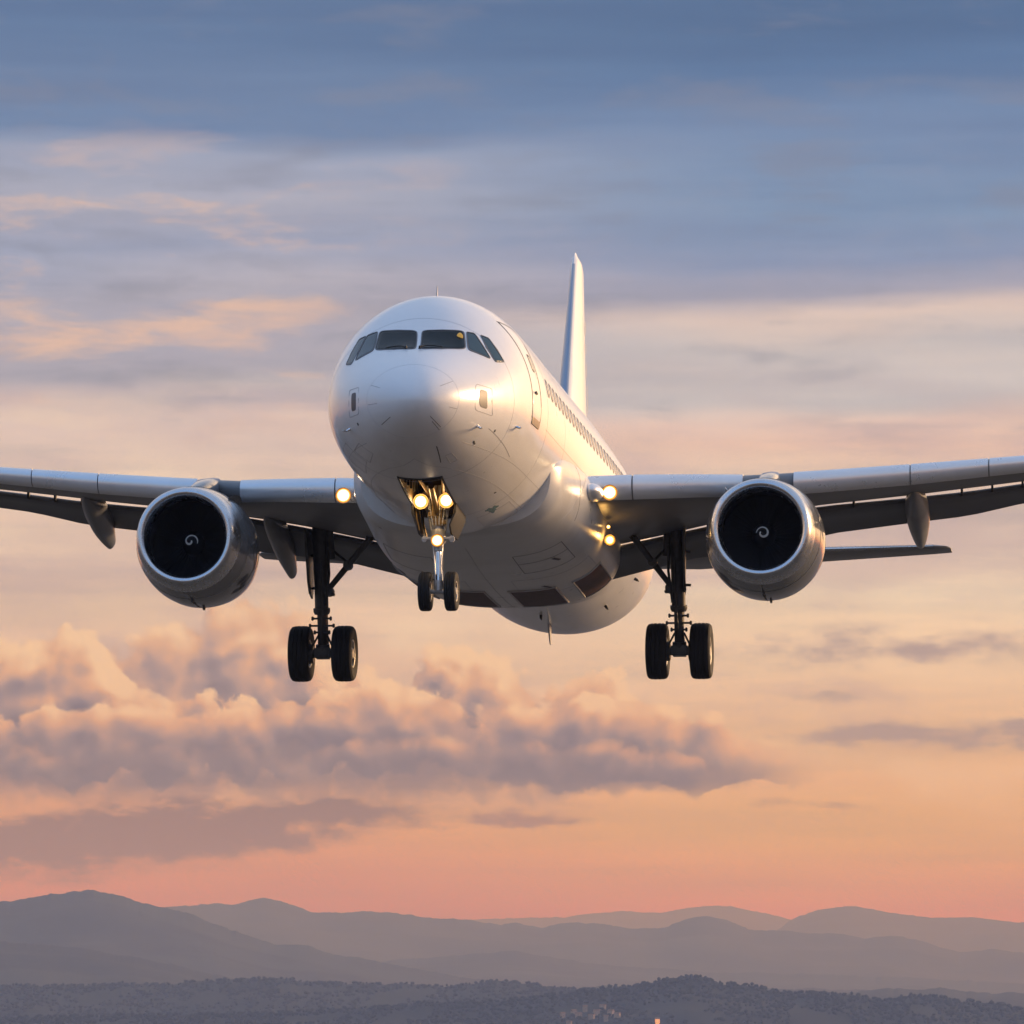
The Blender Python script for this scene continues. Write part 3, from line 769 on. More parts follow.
# ---- belly fairing
BX = [7.9, 8.1, 8.5, 9.2, 10.2, 11.0, 12.0, 13.5, 15.0, 16.5, 17.4, 18.0, 18.5, 19.2, 20.2, 21.2]
BW = [1.92,2.07, 2.14, 2.19, 2.25, 2.30, 2.36, 2.42, 2.44, 2.42, 2.38, 2.33, 2.26, 2.15, 2.05, 1.9]
BB = [-2.0,-2.09,-2.13,-2.17,-2.23,-2.29,-2.35,-2.40,-2.42,-2.41,-2.385,-2.35,-2.27,-2.16,-2.05,-1.9]
BT = [-.75,-.62,-.48,-.34,-.24,-.2,-.2,-.2,-.2,-.2,-.2,-.22,-.26,-.34,-.55,-.8]
def belly(x, t):   # t in [-1,1] : bottom 0, side +-0.8, top edge +-1
    w, b, tp = [float(pchip(BX, q, np.array([x]))[0]) for q in (BW, BB, BT)]
    zm = -.80; s = math.copysign(1, t); a = abs(t)
    if a <= .8:
        q = a/.8*PIh; n = 2.9
        return Vector((x, s*w*math.sin(q)**(2/n), zm-(zm-b)*max(0, math.cos(q))**(2/n)))
    q = (a-.8)/.2*PIh
    return Vector((x, s*(1.85+(w-1.85)*math.cos(q)), zm+(tp-zm)*math.sin(q)))
bf = MB()
tl = [math.copysign(abs(k)**1.0, k) for k in np.linspace(-1, 1, 97)]
secs = [[belly(x, t) for t in tl] for x in np.linspace(7.9, 21.2, 60)]
bf.loft(secs, True, True, 0)
def bel_n(x, t):
    n = (belly(x+.01, t)-belly(x-.01, t)).cross(belly(x, t+.004)-belly(x, t-.004)).normalized(); p = belly(x, t)
    return n if n.dot(Vector((0, p.y, p.z+.8))) > 0 else -n
def bline(path, w=.016, off=.004, mi=1, n=12):
    pts = []
    for a, b in zip(path[:-1], path[1:]):
        for i in range(n+1):
            f = i/n; x, t = a[0]+(b[0]-a[0])*f, a[1]+(b[1]-a[1])*f; pts.append((belly(x, t), bel_n(x, t)))
    strip(bf, pts, None, w, off, mi)
def bpanel(x0, x1, t0, t1, w=.014, mi=1): bline([(x0, t0), (x1, t0), (x1, t1), (x0, t1), (x0, t0)], w, .004, mi)
bpanel(10.6, 12.4, .12, .42); bpanel(10.6, 12.4, -.12, -.42); bline([(11.4, .12), (11.4, .42)]); bpanel(13.2, 15.2, .05, .50, mi=2); bpanel(13.2, 15.2, -.05, -.50, mi=2)
bline([(9.5, 0), (17.8, 0)], mi=2); bline([(12.9, -.72), (12.9, .72)], mi=2); bline([(15.6, -.78), (15.6, .78)]); bline([(17.55, -.78), (17.55, .78)])
bline([(10.3, .6), (10.3, .98)]); bline([(9.2, .5), (9.9, .72), (11.2, .86)], mi=2)
for x, t in ((11.5, .30), (13.0, -.2), (14.2, .15), (13.8, -.42), (15.2, .5), (16.3, -.1)):
    bline([(x, t), (x+.35, t+.03)], .07, .012, 1, 5)
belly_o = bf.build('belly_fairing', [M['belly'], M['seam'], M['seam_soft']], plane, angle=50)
# wheel-well panels at the aft end of the fairing
def bpatch(name, x0, x1, t0, t1, mt, off=.010, frame=True):
    g = MB(); secs = []
    n = 10
    P2 = [[belly(x0+(x1-x0)*i/n, t0+(t1-t0)*j/n)+bel_n(x0+(x1-x0)*i/n, t0+(t1-t0)*j/n)*off for j in range(n+1)] for i in range(n+1)]
    g.loft(P2, False, False, 0)
    bd = [P2[0][j] for j in range(n+1)]+[P2[i][n] for i in range(1, n+1)]+[P2[n][j] for j in range(n-1, -1, -1)]+[P2[i][0] for i in range(n-1, 0, -1)]
    g.tube(bd+[bd[0]], .022, 8, 1)
    return g.build(name, [mt, M['seam_soft']], belly_o)
bpatch('well_panel', 14.6, 17.40, .30, .53, M['maroon'])
bpatch('well_panel', 14.6, 17.40, .02, .20, M['maroon'])
bpatch('well_panel', 14.6, 17.40, -.20, -.02, M['maroon'])
bpatch('well_panel', 14.6, 17.40, -.53, -.30, M['maroon'])

# ---- wings
WY   = [1.6, 2.0, 3.2, 4.5, 5.4, 6.7, 8.8, 11.1, 14.0, 17.0]
LEX  = [11.55, 11.7, 12.3, 12.98, 13.43, 14.1, 15.18, 16.35, 17.83, 19.36]
LETZ = [-.42, -.37, -.25, -.16, -.11, .05, .34, .67, 1.09, 1.55]
LEBZ = [-.94, -.90, -.79, -.66, -.60, -.44, -.12, .29, .77, 1.29]
TEX  = [17.25, 17.25, 17.25, 17.25, 17.25, 17.38, 18.05, 18.75, 19.6, 20.6]
TEZ  = [-1.24, -1.15, -.91, -.62, -.46, -.25, .06, .43, .86, 1.30]
def wq(y): return [float(np.interp(abs(y), WY, q)) for q in (LEX, LETZ, LEBZ, TEX, TEZ)]
def wing_section(y, s):
    lx, tz, bz, tx, ez = wq(y); lx += .16
    c = tx-lx; h = tz-bz
    th = c*.06
    pts = []
    zt0, zb0 = tz-.05, bz+.06
    N_ = 14
    # nose, upper surface to the trailing edge, cove, lower surface back to the nose
    up = [(0, 1.0)] ; 
    for i in range(N_+1):
        f = i/N_; z = zt0+(ez+.10-zt0)*f + th*math.sin(math.pi*min(1, f*.9)**.8)
        pts.append((lx+.04+c*f*1.05, s*abs(y), z))
    pts.append((tx-.02, s*abs(y), ez+.02))
    for i in range(N_+1):
        f = 1-i/N_; z = zb0+(ez-zb0)*f - th*.55*math.sin(math.pi*f**.75)*(1 if f < 1 else 0)
        pts.append((lx+.04+(c-.06)*f, s*abs(y), z))
    pts.append((lx-.06, s*abs(y), zb0+h*.18)); pts.append((lx-.10, s*abs(y), zb0+h*.45)); pts.append((lx-.06, s*abs(y), zt0-h*.15))
    return pts
def slat_section(y, s, k=1.0):
    lx, tz, bz, tx, ez = wq(y); h = (tz-bz)*k; mz = (tz+bz)/2; c = []
    # forward face of the slat, from upper trailing edge round the nose to the lower lip, then the hollow back
    outer = [(.62, .50), (.40, .497), (.20, .46), (.08, .36), (.015, .20), (0, .02), (.02, -.16), (.07, -.32), (.15, -.43), (.26, -.50)]
    inner = [(.22, -.42), (.19, -.28), (.16, -.10), (.17, .10), (.24, .28), (.40, .42), (.58, .475)]
    return [(lx+q[0]*.85, s*abs(y), mz+q[1]*h) for q in outer+inner]
def flap_section(y, s, fx, fz, gx, gz):
    # slotted flap: nose at (fx,fz), trailing edge at (gx,gz)
    d = Vector((gx-fx, gz-fz)); L = d.length; d /= L; n = Vector((-d.y, d.x))
    if n.y < 0: n = -n
    pr = [(0, 0), (.03, .05), (.12, .095), (.3, .115), (.55, .09), (.8, .045), (1, .004), (1, -.004), (.8, .0), (.55, -.01), (.3, -.035), (.12, -.055), (.03, -.04)]
    return [(fx+d.x*L*a+n.x*L*b, s*abs(y), fz+d.y*L*a+n.y*L*b) for a, b in pr]
FLY = [2.0, 3.8, 4.8, 5.8, 6.8, 8.5, 9.8, 11.1, 13.2]
FNX = [17.22, 17.22, 17.22, 17.22, 17.36, 17.95, 18.37, 18.78, 19.42]
FNZ = [-1.23, -.86, -.645, -.47, -.325, -.075, .12, .34, .69]
FTX = [18.6, 18.6, 18.6, 18.65, 18.75, 19.1, 19.45, 19.85, 20.4]
FTZ = [-1.68, -1.22, -1.09, -.97, -.68, -.42, -.22, .13, .50]
def fq(y): return [float(np.interp(y, FLY, q)) for q in (FNX, FNZ, FTX, FTZ)]

def lens(mb, c, d, r, mi=0, dome=.25):
    # a convex lamp glass facing along d, uv set for the lamp shader
    a = Vector(d).normalized(); u = a.orthogonal().normalized(); w = a.cross(u); c = Vector(c)
    o = len(mb.v); n = 28; vv = []; uvs = []
    for i in range(7):
        q = i/6
        for k in range(n):
            t = 2*math.pi*k/n; vv.append(c+a*(dome*r*(1-q*q))+(u*math.cos(t)+w*math.sin(t))*r*max(q, .01)); uvs.append((.5+.5*q*math.cos(t), .5+.5*q*math.sin(t)))
    fs = [(i*n+k, i*n+(k+1) % n, (i+1)*n+(k+1) % n, (i+1)*n+k) for i in range(6) for k in range(n)]
    mb.add(vv, fs, mi); mb.uvl = getattr(mb, 'uvl', {}); mb.uvl.update({o+i: q for i, q in enumerate(uvs)})
def lamp(name, c, d, r, parent, mt, housing=True, power=0.0, col=(1, .62, .25)):
    g = MB(); lens(g, c, d, r, 0)
    if housing: g.lathe(Vector(c)-Vector(d).normalized()*.16, d, [(0, r*.5), (.04, r*.95), (.15, r*1.14), (.17, r*1.12), (.165, r*1.0)], 28, 1)
    o = g.build(name, [mt, M['bronze']], parent, angle=60)
    ul = o.data.uv_layers.new(name='UVMap')
    for lp in o.data.loops: ul.data[lp.index].uv = g.uvl.get(lp.vertex_index, (0, 0))
    if power:
        ld = bpy.data.lights.new(name+'_glow', 'POINT'); ld.energy = power; ld.color = col; ld.shadow_soft_size = r*.6
        lo = bpy.data.objects.new(name+'_glow', ld); COL.objects.link(lo); lo.parent = o
        p = Vector(c)+Vector(d).normalized()*.22; lo.location = (p.y, p.x, p.z)
    return o

def make_wing(s):
    wm = MB()
    ys = [1.6, 2.0, 2.6, 3.2, 3.8, 4.5, 5.0, 5.4, 6.0, 6.7, 7.8, 8.8, 10, 11.1, 12.5, 14, 15.5, 16.6]
    secs = [wing_section(y, s) for y in ys]
    tip = wing_section(17.0, s); cz = sum(p[2] for p in tip)/len(tip)
    secs.append([(p[0], s*17.0, cz+(p[2]-cz)*.35) for p in tip])
    wm.loft(secs)
    # fixed root glove with a rounded end, carrying the landing light
    g = [slat_section(y, s, k) for y, k in ((2.0, .97), (2.3, 1.0), (2.6, 1.0), (2.98, 1.0), (3.1, 1.0))]
    wm.loft(g, mi=1)
    wm.ellipsoid((11.6, s*2.36, -.775), (.50, .23, .185), 24, 16, mi=1)
    # aileron hinge and spanwise seams below
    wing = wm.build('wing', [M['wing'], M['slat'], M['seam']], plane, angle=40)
    def slat(y0, y1, nm='slat'):
        m = MB(); n = max(3, int((y1-y0)/.35)); m.loft([slat_section(y, s) for y in np.linspace(y0, y1, n)]); m.build(nm, M['slat'], wing, angle=50)
    for a, b in ((3.13, 5.32), (6.35, 8.72), (8.745, 10.35), (10.375, 12.9), (12.93, 15.9)): slat(a, b)
    # flaps
    for a, b, nm in ((2.06, 5.95, 'flap'), (6.55, 13.0, 'flap')):
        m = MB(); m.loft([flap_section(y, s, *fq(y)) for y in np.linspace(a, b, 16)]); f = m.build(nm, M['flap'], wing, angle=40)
    # end plate at the inboard end of the outer flap
    m = MB(); x0, z0, x1, z1 = fq(6.5)
    m.loft([[(x0-.15, s*q, z0+.16), (x0+.5, s*q, z0+.10), (x1+.05, s*q, z1-.02), (x1-.02, s*q, z1-.12), (x0+.1, s*q, z0-.16)] for q in (6.46, 6.50)]); m.build('flap_end_plate', M['flap'], wing)
    # bright gap seals: thin pale rails along the slot
    m = MB()
    # flap track fairings: canoe bodies that tip down with the flap
    for y, xa, L, wd, dp in ((5.10, 15.4, 3.75, .235, .36), (8.74 if s > 0 else 9.32, 16.6, 3.15, .26, .38), (12.6, 18.2, 2.7, .19, .26)):
        m = MB(); lx, tz, bz, tx, ez = wq(y); secs = []
        hinge = tx-.35; zs = ez-.06
        for k in range(27):
            f = k/26; x = xa+L*f
            r = min(1, (f/.40))**.62*(1-.62*max(0, (f-.55)/.45)**1.7)
            if k == 26: r *= .72
            r = max(r, .04)
            zc = zs - .05 + (0 if x < hinge else -.20*(x-hinge) - .06*(x-hinge)**2)
            ww, hh = wd*r**.9, dp*r
            secs.append([(x, s*y+ww*math.cos(t)*(1-.18*max(0, -math.sin(t))), zc - hh*.35 + hh*math.sin(t)) for t in [2*math.pi*j/24 for j in range(24)]])
        m.loft(secs); m.build('flap_track_fairing', M['fairing'], wing)
    # slot hinge brackets
    for y in (7.4, 9.7, 10.35, 11.0):
        m = MB(); x0, z0, x1, z1 = fq(y); lx, tz, bz, tx, ez = wq(y)
        m.box((x0-.02, s*y, (z0+ez)/2-.01), (.14, .05, abs(z0-ez)+.10), bev=.01); m.build('flap_bracket', M['strut'], wing)
    # landing light in the root glove
    lamp('landing_light', (11.80, 2.70 if s > 0 else -2.86, -.745), (-1, -s*.02, .04), .15, wing, M['lamp'], True, 2)
    return wing
for s in (1, -1): make_wing(s)

# ---- engines
def make_engine(s):
    ex, ey, ez = (10.9, 5.88, -1.64) if s > 0 else (10.9, -6.03, -1.69)
    o = Vector((ex, ey, ez)); ax = Vector((1, -.006, -.008)).normalized()
    def ring(mb, prof_, n=72, mi=0, closed=False): mb.lathe(o, ax, prof_, n, mi, closed)
    m = MB()
    ring(m, [(.50, 1.095), (.65, 1.125), (.95, 1.18), (1.3, 1.22), (1.7, 1.235), (2.1, 1.215), (2.6, 1.15), (3.1, 1.06), (3.45, .99), (3.45, .98), (3.1, 1.02), (2.6, 1.05), (2.0, 1.0), (1.6, .96)], mi=0)
    # fan-cowl split lines and latches
    for x_, r_ in ((.97, 1.183), (2.14, 1.211)):
        m.lathe(o, ax, [(x_-.007, r_+.001), (x_-.005, r_+.004), (x_+.005, r_+.004), (x_+.007, r_+.001)], 72, 1)
    pp = []
    for k in range(12):
        f = .5+2.7*k/11; rr = float(np.interp(f, [.45, .65, .95, 1.3, 1.7, 2.1, 2.6, 3.1, 3.4], [1.085, 1.125, 1.18, 1.22, 1.235, 1.215, 1.15, 1.06, .995])); pp.append((o+ax*f+Vector((0, 0, -rr)), Vector((0, 0, -1))))
    strip(m, pp, None, .02, .005, 1)
    for f in (1.05, 1.35, 1.7): m.box(o+ax*f+Vector((0, .0, -1.222)), (.14, .06, .035), mi=1, bev=.008)
    m.box(o+ax*1.9+Vector((0, .1, -1.25)), (.10, .05, .08), mi=1, bev=.01)
    # strakes on the inner shoulder
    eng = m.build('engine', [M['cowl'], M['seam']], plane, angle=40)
    m = MB(); a0 = R(52) if s < 0 else R(128)
    rr = [(1.0, 1.18, 0), (1.25, 1.21, .11), (1.75, 1.23, .15), (2.15, 1.205, .14), (2.2, 1.20, 0)]
    secs = [[o+ax*f+Vector((0, math.cos(a0)*(r_-.03), math.sin(a0)*(r_-.03))), o+ax*f+Vector((0, math.cos(a0)*(r_+h), math.sin(a0)*(r_+h)))+Vector((0, .008, .008)), o+ax*f+Vector((0, math.cos(a0)*(r_+h), math.sin(a0)*(r_+h)))-Vector((0, .008, .008))] for f, r_, h in rr]
    m.loft(secs); m.build('strake', M['cowl'], eng)
    m = MB()
    ring(m, [(.50, .815), (.34, .808), (.2, .815), (.09, .845), (.025, .875), (0, .925), (.012, .965), (.055, 1.005), (.15, 1.04), (.30, 1.07), (.50, 1.098), (.505, 1.08), (.34, 1.04), (.2, .97), (.12, .92), (.2, .86), (.48, .83)], 96, 0)
    m.build('intake_lip', M['lip'], eng, angle=60)
    m = MB(); ring(m, [(.49, .812), (.8, .845), (1.05, .86), (1.35, .86), (1.36, .9), (.8, .9), (.49, .84)], 72); m.build('intake_duct', M['duct'], eng)
    m = MB()
    nb = 36
    for k in range(nb):
        t = 2*math.pi*k/nb; ring_ = []
        for r_, tw_, ch in ((.24, .35, .13), (.45, .7, .15), (.65, .95, .16), (.845, 1.1, .17)):
            ctr = o+ax*1.12+Vector((0, math.cos(t), math.sin(t)))*r_; tan = Vector((0, -math.sin(t), math.cos(t))); dv = (ax*math.cos(tw_)+tan*math.sin(tw_)*s)*ch/2
            nn = dv.cross(Vector((0, math.cos(t), math.sin(t)))).normalized()*.006
            ring_.append([ctr-dv+nn*.3, ctr+nn, ctr+dv+nn*.3, ctr+dv-nn*.3, ctr-nn, ctr-dv-nn*.3])
        m.loft(ring_)
    m.lathe(o, ax, [(1.32, .86), (1.33, .2), (1.33, .01)], 48, 0)
    m.build('fan', M['blade'], eng)
    m = MB(); cone = [(.62, .004), (.64, .035), (.72, .085), (.86, .155), (1.02, .225), (1.12, .255), (1.3, .255)]
    m.lathe(o, ax, cone, 48, 0)
    # painted swirl
    sw = []
    hs = [c[0] for c in cone]; rs_ = [c[1] for c in cone]
    for k in range(60):
        f = k/59; r_ = .028+.115*min(1, f*1.3)-.012*f; t = s*(.6+f*6.6)+ (2.1 if s > 0 else .6); x_ = float(np.interp(r_, rs_, hs))
        d = Vector((0, math.cos(t), math.sin(t))); sw.append((o+ax*(x_-.004)+d*r_, (d*.8-ax*.6).normalized(), .05*math.sin(math.pi*min(1, f*.93+.07))**.5+.006))
    secs = []
    for i, (p, n, w_) in enumerate(sw):
        tt = (sw[min(i+1, 59)][0]-sw[max(i-1, 0)][0]).normalized(); sd_ = tt.cross(n).normalized()*w_/2
        secs.append([p-sd_, p-sd_+n*.006, p+sd_+n*.006, p+sd_])
    m.loft(secs, True, True, 1)
    m.build('spinner', [M['spin'], M['white']], eng)
    m = MB(); ring(m, [(2.9, .62), (3.4, .60), (3.9, .50), (4.3, .40), (4.3, .37), (3.9, .4)], 40); ring(m, [(3.9, .30), (4.4, .22), (4.9, .02)], 32); m.build('exhaust_nozzle', M['dark'], eng)
    # pylon
    m = MB(); secs = []
    for x_, zt, zb, w_ in ((11.9, -.53, -.70, .05), (12.2, -.42, -.8, .15), (12.7, -.27, -.9, .21), (13.3, -.13, -1.0, .24), (14.2, .02, -1.0, .24), (15.5, -.2, -.95, .20), (16.8, -.42, -.72, .10), (17.3, -.5, -.62, .03)):
        secs.append([(x_, ey+w_*math.copysign(abs(math.cos(t))**.6, math.cos(t)), (zt+zb)/2+(zt-zb)/2*math.copysign(abs(math.sin(t))**.7, math.sin(t))) for t in [2*math.pi*j/20 for j in range(20)]])
    m.loft(secs); m.build('pylon', M['cowl'], eng, angle=45)
    return eng
for s in (1, -1): make_engine(s)

# ---- tail
def foil(xl, xt, ctr, th, vertical, n=11):
    up = [(0.5*(1-math.cos(math.pi*i/n))) for i in range(n+1)]
    def t(f): return th*(2.969*math.sqrt(f)-1.26*f-3.516*f*f+2.843*f**3-1.015*f**4)*.5/.5
    pts = [(f, t(f)) for f in up]+[(f, -t(f)) for f in up[-2:0:-1]]
    c = xt-xl
    if vertical: return [(xl+c*f, ctr[0]+c*d*.5, ctr[1]) for f, d in pts]
    return [(xl+c*f, ctr[0], ctr[1]+c*d*.5) for f, d in pts]
fin_s = [(1.9, 28.9, 35.4), (2.3, 29.2, 35.45), (3.2, 29.95, 35.55), (5.2, 31.55, 35.8), (7.2, 33.15, 36.1), (8.35, 34.05, 36.28), (8.47, 34.18, 36.1), (8.58, 34.30, 35.5), (8.65, 34.40, 34.95)]
m = MB(); m.loft([foil(a, b, (-.30-.25*max(0, (z-2)/6.5)*1.0, z), .105 if z < 8.5 else .06, True) for z, a, b in fin_s])
# faint registration strokes near the rudder (unreadable in the photograph)
for k, (z, l) in enumerate(((6.6, .45), (6.1, .4), (5.5, .5), (5.0, .42), (4.6, .5), (4.2, .3))):
    x_ = 35.0-.03*k; y_ = -.30-.25*(z-2)/6.5+.10
    m.add([(x_-.1, y_+.035, z), (x_+.12, y_+.02, z+.12), (x_+.12, y_+.02, z+l), (x_-.1, y_+.035, z+l-.12)], [(0, 1, 2, 3)], 1)
fin = m.build('vertical_stabilizer', [M['paint'], M['gold']], plane, angle=50)
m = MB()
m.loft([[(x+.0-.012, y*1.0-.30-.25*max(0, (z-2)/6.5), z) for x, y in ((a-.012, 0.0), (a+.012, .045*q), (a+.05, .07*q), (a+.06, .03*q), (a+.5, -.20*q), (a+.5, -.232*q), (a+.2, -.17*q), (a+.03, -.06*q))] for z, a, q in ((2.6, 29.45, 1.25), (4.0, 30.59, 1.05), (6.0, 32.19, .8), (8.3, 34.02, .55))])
m.build('fin_shade_strip', M['fin_shade'], fin, angle=60)  # strip standing for the shaded left side of the fin
for s in (1, -1):
    m = MB(); hs_ = [(.5, 31.3, 35.2, .78), (2.5, 32.4, 35.65, .80), (5.5, 34.0, 36.3, 1.05), (8.3, 35.35, 36.85, 1.29), (8.62, 35.6, 36.9, 1.32), (8.72, 36.0, 36.9, 1.33)]
    m.loft([foil(a, b, (s*y, z), .10 if y < 8.5 else .05, False) for y, a, b, z in hs_])
    h_ = m.build('horizontal_stabilizer', M['wing'], plane, angle=50)
    m = MB(); m.loft([[(a-.015, s*y, z), (a+.04, s*y, z+.05*c), (a+.22, s*y, z+.095*c), (a+.22, s*y, z-.05*c), (a+.04, s*y, z-.045*c)] for y, a, b, z, c in [(q[0], q[1], q[2], q[3], (q[2]-q[1])/2.6) for q in hs_[1:4]]]); m.build('leading_edge', M['lip'], h_, angle=60)

# ---- main landing gear
def wheel(parent, c, r, w, rr, out):
    # tyre with grooved tread and rounded shoulders; rim with dished face; axle along y
    t = MB(); prof_ = [(-w*.40, rr), (-w*.47, rr+(r-rr)*.35), (-w*.5, r*.80), (-w*.48, r*.90), (-w*.41, r*.965), (-w*.28, r*.993)]
    for g in (-.19, 0, .19): prof_ += [(w*(g-.035), r), (w*(g-.02), r-.012), (w*(g+.02), r-.012), (w*(g+.035), r)]
    prof_ += [(w*.28, r*.993), (w*.41, r*.965), (w*.48, r*.90), (w*.5, r*.80), (w*.47, rr+(r-rr)*.35), (w*.40, rr)]
    t.lathe(c, (0, 1, 0), prof_+[prof_[0]], 64); t.build('tyre', M['tyre'], parent, angle=30)
    m = MB(); prof_ = [(-w*.42, .03), (-w*.42, rr*.35), (-w*.25, rr*.55), (-w*.22, rr*.82), (-w*.40, rr*.93), (-w*.42, rr+.01), (w*.42, rr+.01), (w*.40, rr*.93), (w*.22, rr*.82), (w*.25, rr*.55), (w*.42, rr*.35), (w*.42, .03)]
    m.lathe(c, (0, 1, 0), prof_, 40, 0, True)
    for k in range(9):
        a = 2*math.pi*k/9
        for q in (-1, 1): m.lathe(Vector(c)+Vector((math.cos(a)*rr*.68, q*w*.235, math.sin(a)*rr*.68)), (0, q, 0), [(0, .035), (.02, .035), (.02, .001)], 10, 1)
    m.build('wheel_rim', [M['rim'], M['dark']], parent)
def make_main_gear(s):
    gy = 3.62 if s > 0 else -4.18
    ax_ = Vector((17.7, gy, -3.36)); top = Vector((17.0, s*abs(gy)+s*.0, -.55))
    m = MB(); d = (ax_-top)
    q = lambda f: top+d*f
    m.tube([q(0), q(.12), q(.55), q(.66)], [.165, .165, .15, .15], 24)
    m.tube([q(.655), q(.68), q(.70)], [.185, .185, .16], 24)
    m.tube([q(.64), q(.98)], .105, 24, 1)
    m.tube([q(.93), q(.99)], [.15, .16], 20)
    m.tube([ax_+Vector((0, -.66, 0)), ax_+Vector((0, .66, 0))], .09, 20)
    m.box(ax_+Vector((0, 0, .02)), (.34, .36, .26), bev=.04)
    for e in (-1, 1):
        m.lathe(ax_+Vector((0, e*.20, 0)), (0, e, 0), [(0, .20), (.10, .22), (.14, .20)], 28, 0, True)     # brake packs
        m.tube([q(.86)+Vector((.05, e*.10, 0)), ax_+Vector((-.1, e*.22, .15))], .022, 8)
    m.tube([q(.30)+Vector((-.19, -s*.05, 0)), q(.62)+Vector((-.19, -s*.05, 0)), q(.93)+Vector((-.16, 0, 0))], .022, 8)   # hoses
    m.tube([q(.20)+Vector((-.1, -s*.18, 0)), q(.40)+Vector((-.12, -s*.2, 0)), q(.64)+Vector((-.14, -s*.12, 0))], .03, 8)
    m.tube([q(.05)+Vector((.0, -s*.20, 0)), q(.28)+Vector((0, -s*.24, 0))], .09, 14)      # actuator
    for f, L in ((.735, .2), (.79, .26), (.84, .16)):
        m.box(q(f)+Vector((-.05, 0, 0)), (.10, L*2, .035), bev=.008)
        for e in (-1, 1): m.box(q(f)+Vector((-.05, e*L, 0)), (.06, .05, .09), bev=.01)
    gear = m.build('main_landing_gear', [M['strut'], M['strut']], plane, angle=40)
    m = MB()     # torque links
    for e in (-.07, .07):
        m.tube([q(.69)+Vector((.15, e, 0)), q(.82)+Vector((.45, e*.5, -.02))], [.04, .03], 10); m.tube([q(.82)+Vector((.45, e*.5, -.02)), ax_+Vector((.17, e, .1))], [.03, .045], 10)
    m.build('torque_link', M['strut'], gear)
    m = MB()     # folding side brace, inboard
    a = Vector((16.3, s*(2.72 if s > 0 else 2.95), -1.02)); b = q(.52)+Vector((0, -s*.14, 0)); mid = a.lerp(b, .52)
    m.tube([a, mid], [.075, .07], 14); m.tube([mid, b], [.07, .06], 14)
    m.lathe(mid+Vector((-.1, 0, 0)), (1, 0, 0), [(0, .10), (.2, .10)], 18, 0, True); m.lathe(b+Vector((-.12, -s*.03, -.02)), (1, 0, 0), [(0, .11), (.24, .11)], 18, 0, True)
    m.tube([a+Vector((0, 0, .12)), a, a+Vector((0, -s*.05, .1))], [.14, .11, .1], 12)
    m.tube([mid+Vector((.12, 0, .05)), q(.18)+Vector((.12, -s*.14, 0))], .03, 8)
    m.box(b+Vector((0, -s*.10, -.09)), (.12, .12, .07), bev=.015)
    m.build('side_brace', M['strut'], gear)
    m = MB()     # strut-mounted door, outboard
    y0 = gy+s*.215
    if True:
        secs = []
        for z_, xa, xb in ((-.78, 16.35, 17.9), (-1.3, 16.45, 18.0), (-1.9, 16.7, 18.05), (-2.12, 16.95, 17.95)):
            oy = y0+s*.03*math.sin((z_+.7)*1.4)
            secs.append([(xa, oy-.025, z_), (xb, oy-.125, z_), (xb, oy-.085, z_), (xa, oy+.025, z_)])
        m.loft(secs)
        for f in (.25, .5): m.tube([q(f), q(f)+Vector((.1, s*.26, 0))], .03, 8)
    m.build('gear_door', M['strut'], gear)
    for e in (-1, 1): wheel(gear, ax_+Vector((0, e*.475, 0)), .61, .455, .30, e)
    return gear
for s in (1, -1): make_main_gear(s)

# ---- nose gear
nx = Vector((5.07, .07, -3.64)); nt = Vector((5.25, .02, -1.55))
m = MB(); d = nx-nt; q = lambda f: nt+d*f
m.tube([q(0), q(.3), q(.60), q(.62)], [.10, .10, .095, .10], 20)
m.tube([q(.42), q(.47), q(.52), q(.55)], [.13, .15, .15, .12], 20)
m.tube([q(.6), q(.96)], .058, 20, 1)
m.tube([q(.90), q(1.0)], [.085, .09], 18)
m.tube([nx+Vector((0, -.33, 0)), nx+Vector((0, .33, 0))], .05, 16)
m.box(q(.50)+Vector((-.02, 0, 0)), (.16, .62, .05), bev=.012)
for e in (-1, 1):
    m.box(q(.50)+Vector((-.02, e*.27, -.01)), (.12, .10, .12), bev=.02)
    m.tube([q(.44)+Vector((0, e*.12, 0)), q(.06)+Vector((-.1, e*.27, 0))], .026, 8)
    m.tube([q(.5)+Vector((-.06, e*.10, 0)), q(.75)+Vector((-.12, e*.06, 0)), q(.95)+Vector((-.06, e*.05, 0))], .014, 8)
    m.tube([q(.0)+Vector((-.05, e*.25, .0)), q(.18)+Vector((-.12, e*.16, 0)), q(.30)+Vector((-.08, e*.18, 0))], .03, 8)
m.box(q(.16)+Vector((-.05, 0, 0)), (.2, .72, .07), bev=.015, mi=0)
m.box(q(.27)+Vector((-.1, -.05, 0)), (.16, .26, .16), bev=.03, mi=2); m.box(q(.35)+Vector((-.08, .09, 0)), (.14, .14, .13), bev=.03, mi=2)
for k in range(7):
    m.tube([q(.05)+Vector((-.1, -.2+.065*k, .1)), q(.2)+Vector((-.2, -.14+.05*k, .02*(k % 3))), q(.38)+Vector((-.13, -.09+.03*k, 0))], .012+.004*(k % 2), 7, 2 if k % 2 else 0)
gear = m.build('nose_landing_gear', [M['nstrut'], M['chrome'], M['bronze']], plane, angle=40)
m = MB()
for e in (-.045, .045):
    m.tube([q(.63)+Vector((.1, e, 0)), q(.78)+Vector((.28, e*.6, 0))], [.03, .02], 8); m.tube([q(.78)+Vector((.28, e*.6, 0)), q(.95)+Vector((.1, e, 0))], [.02, .03], 8)
m.build('torque_link', M['nstrut'], gear)
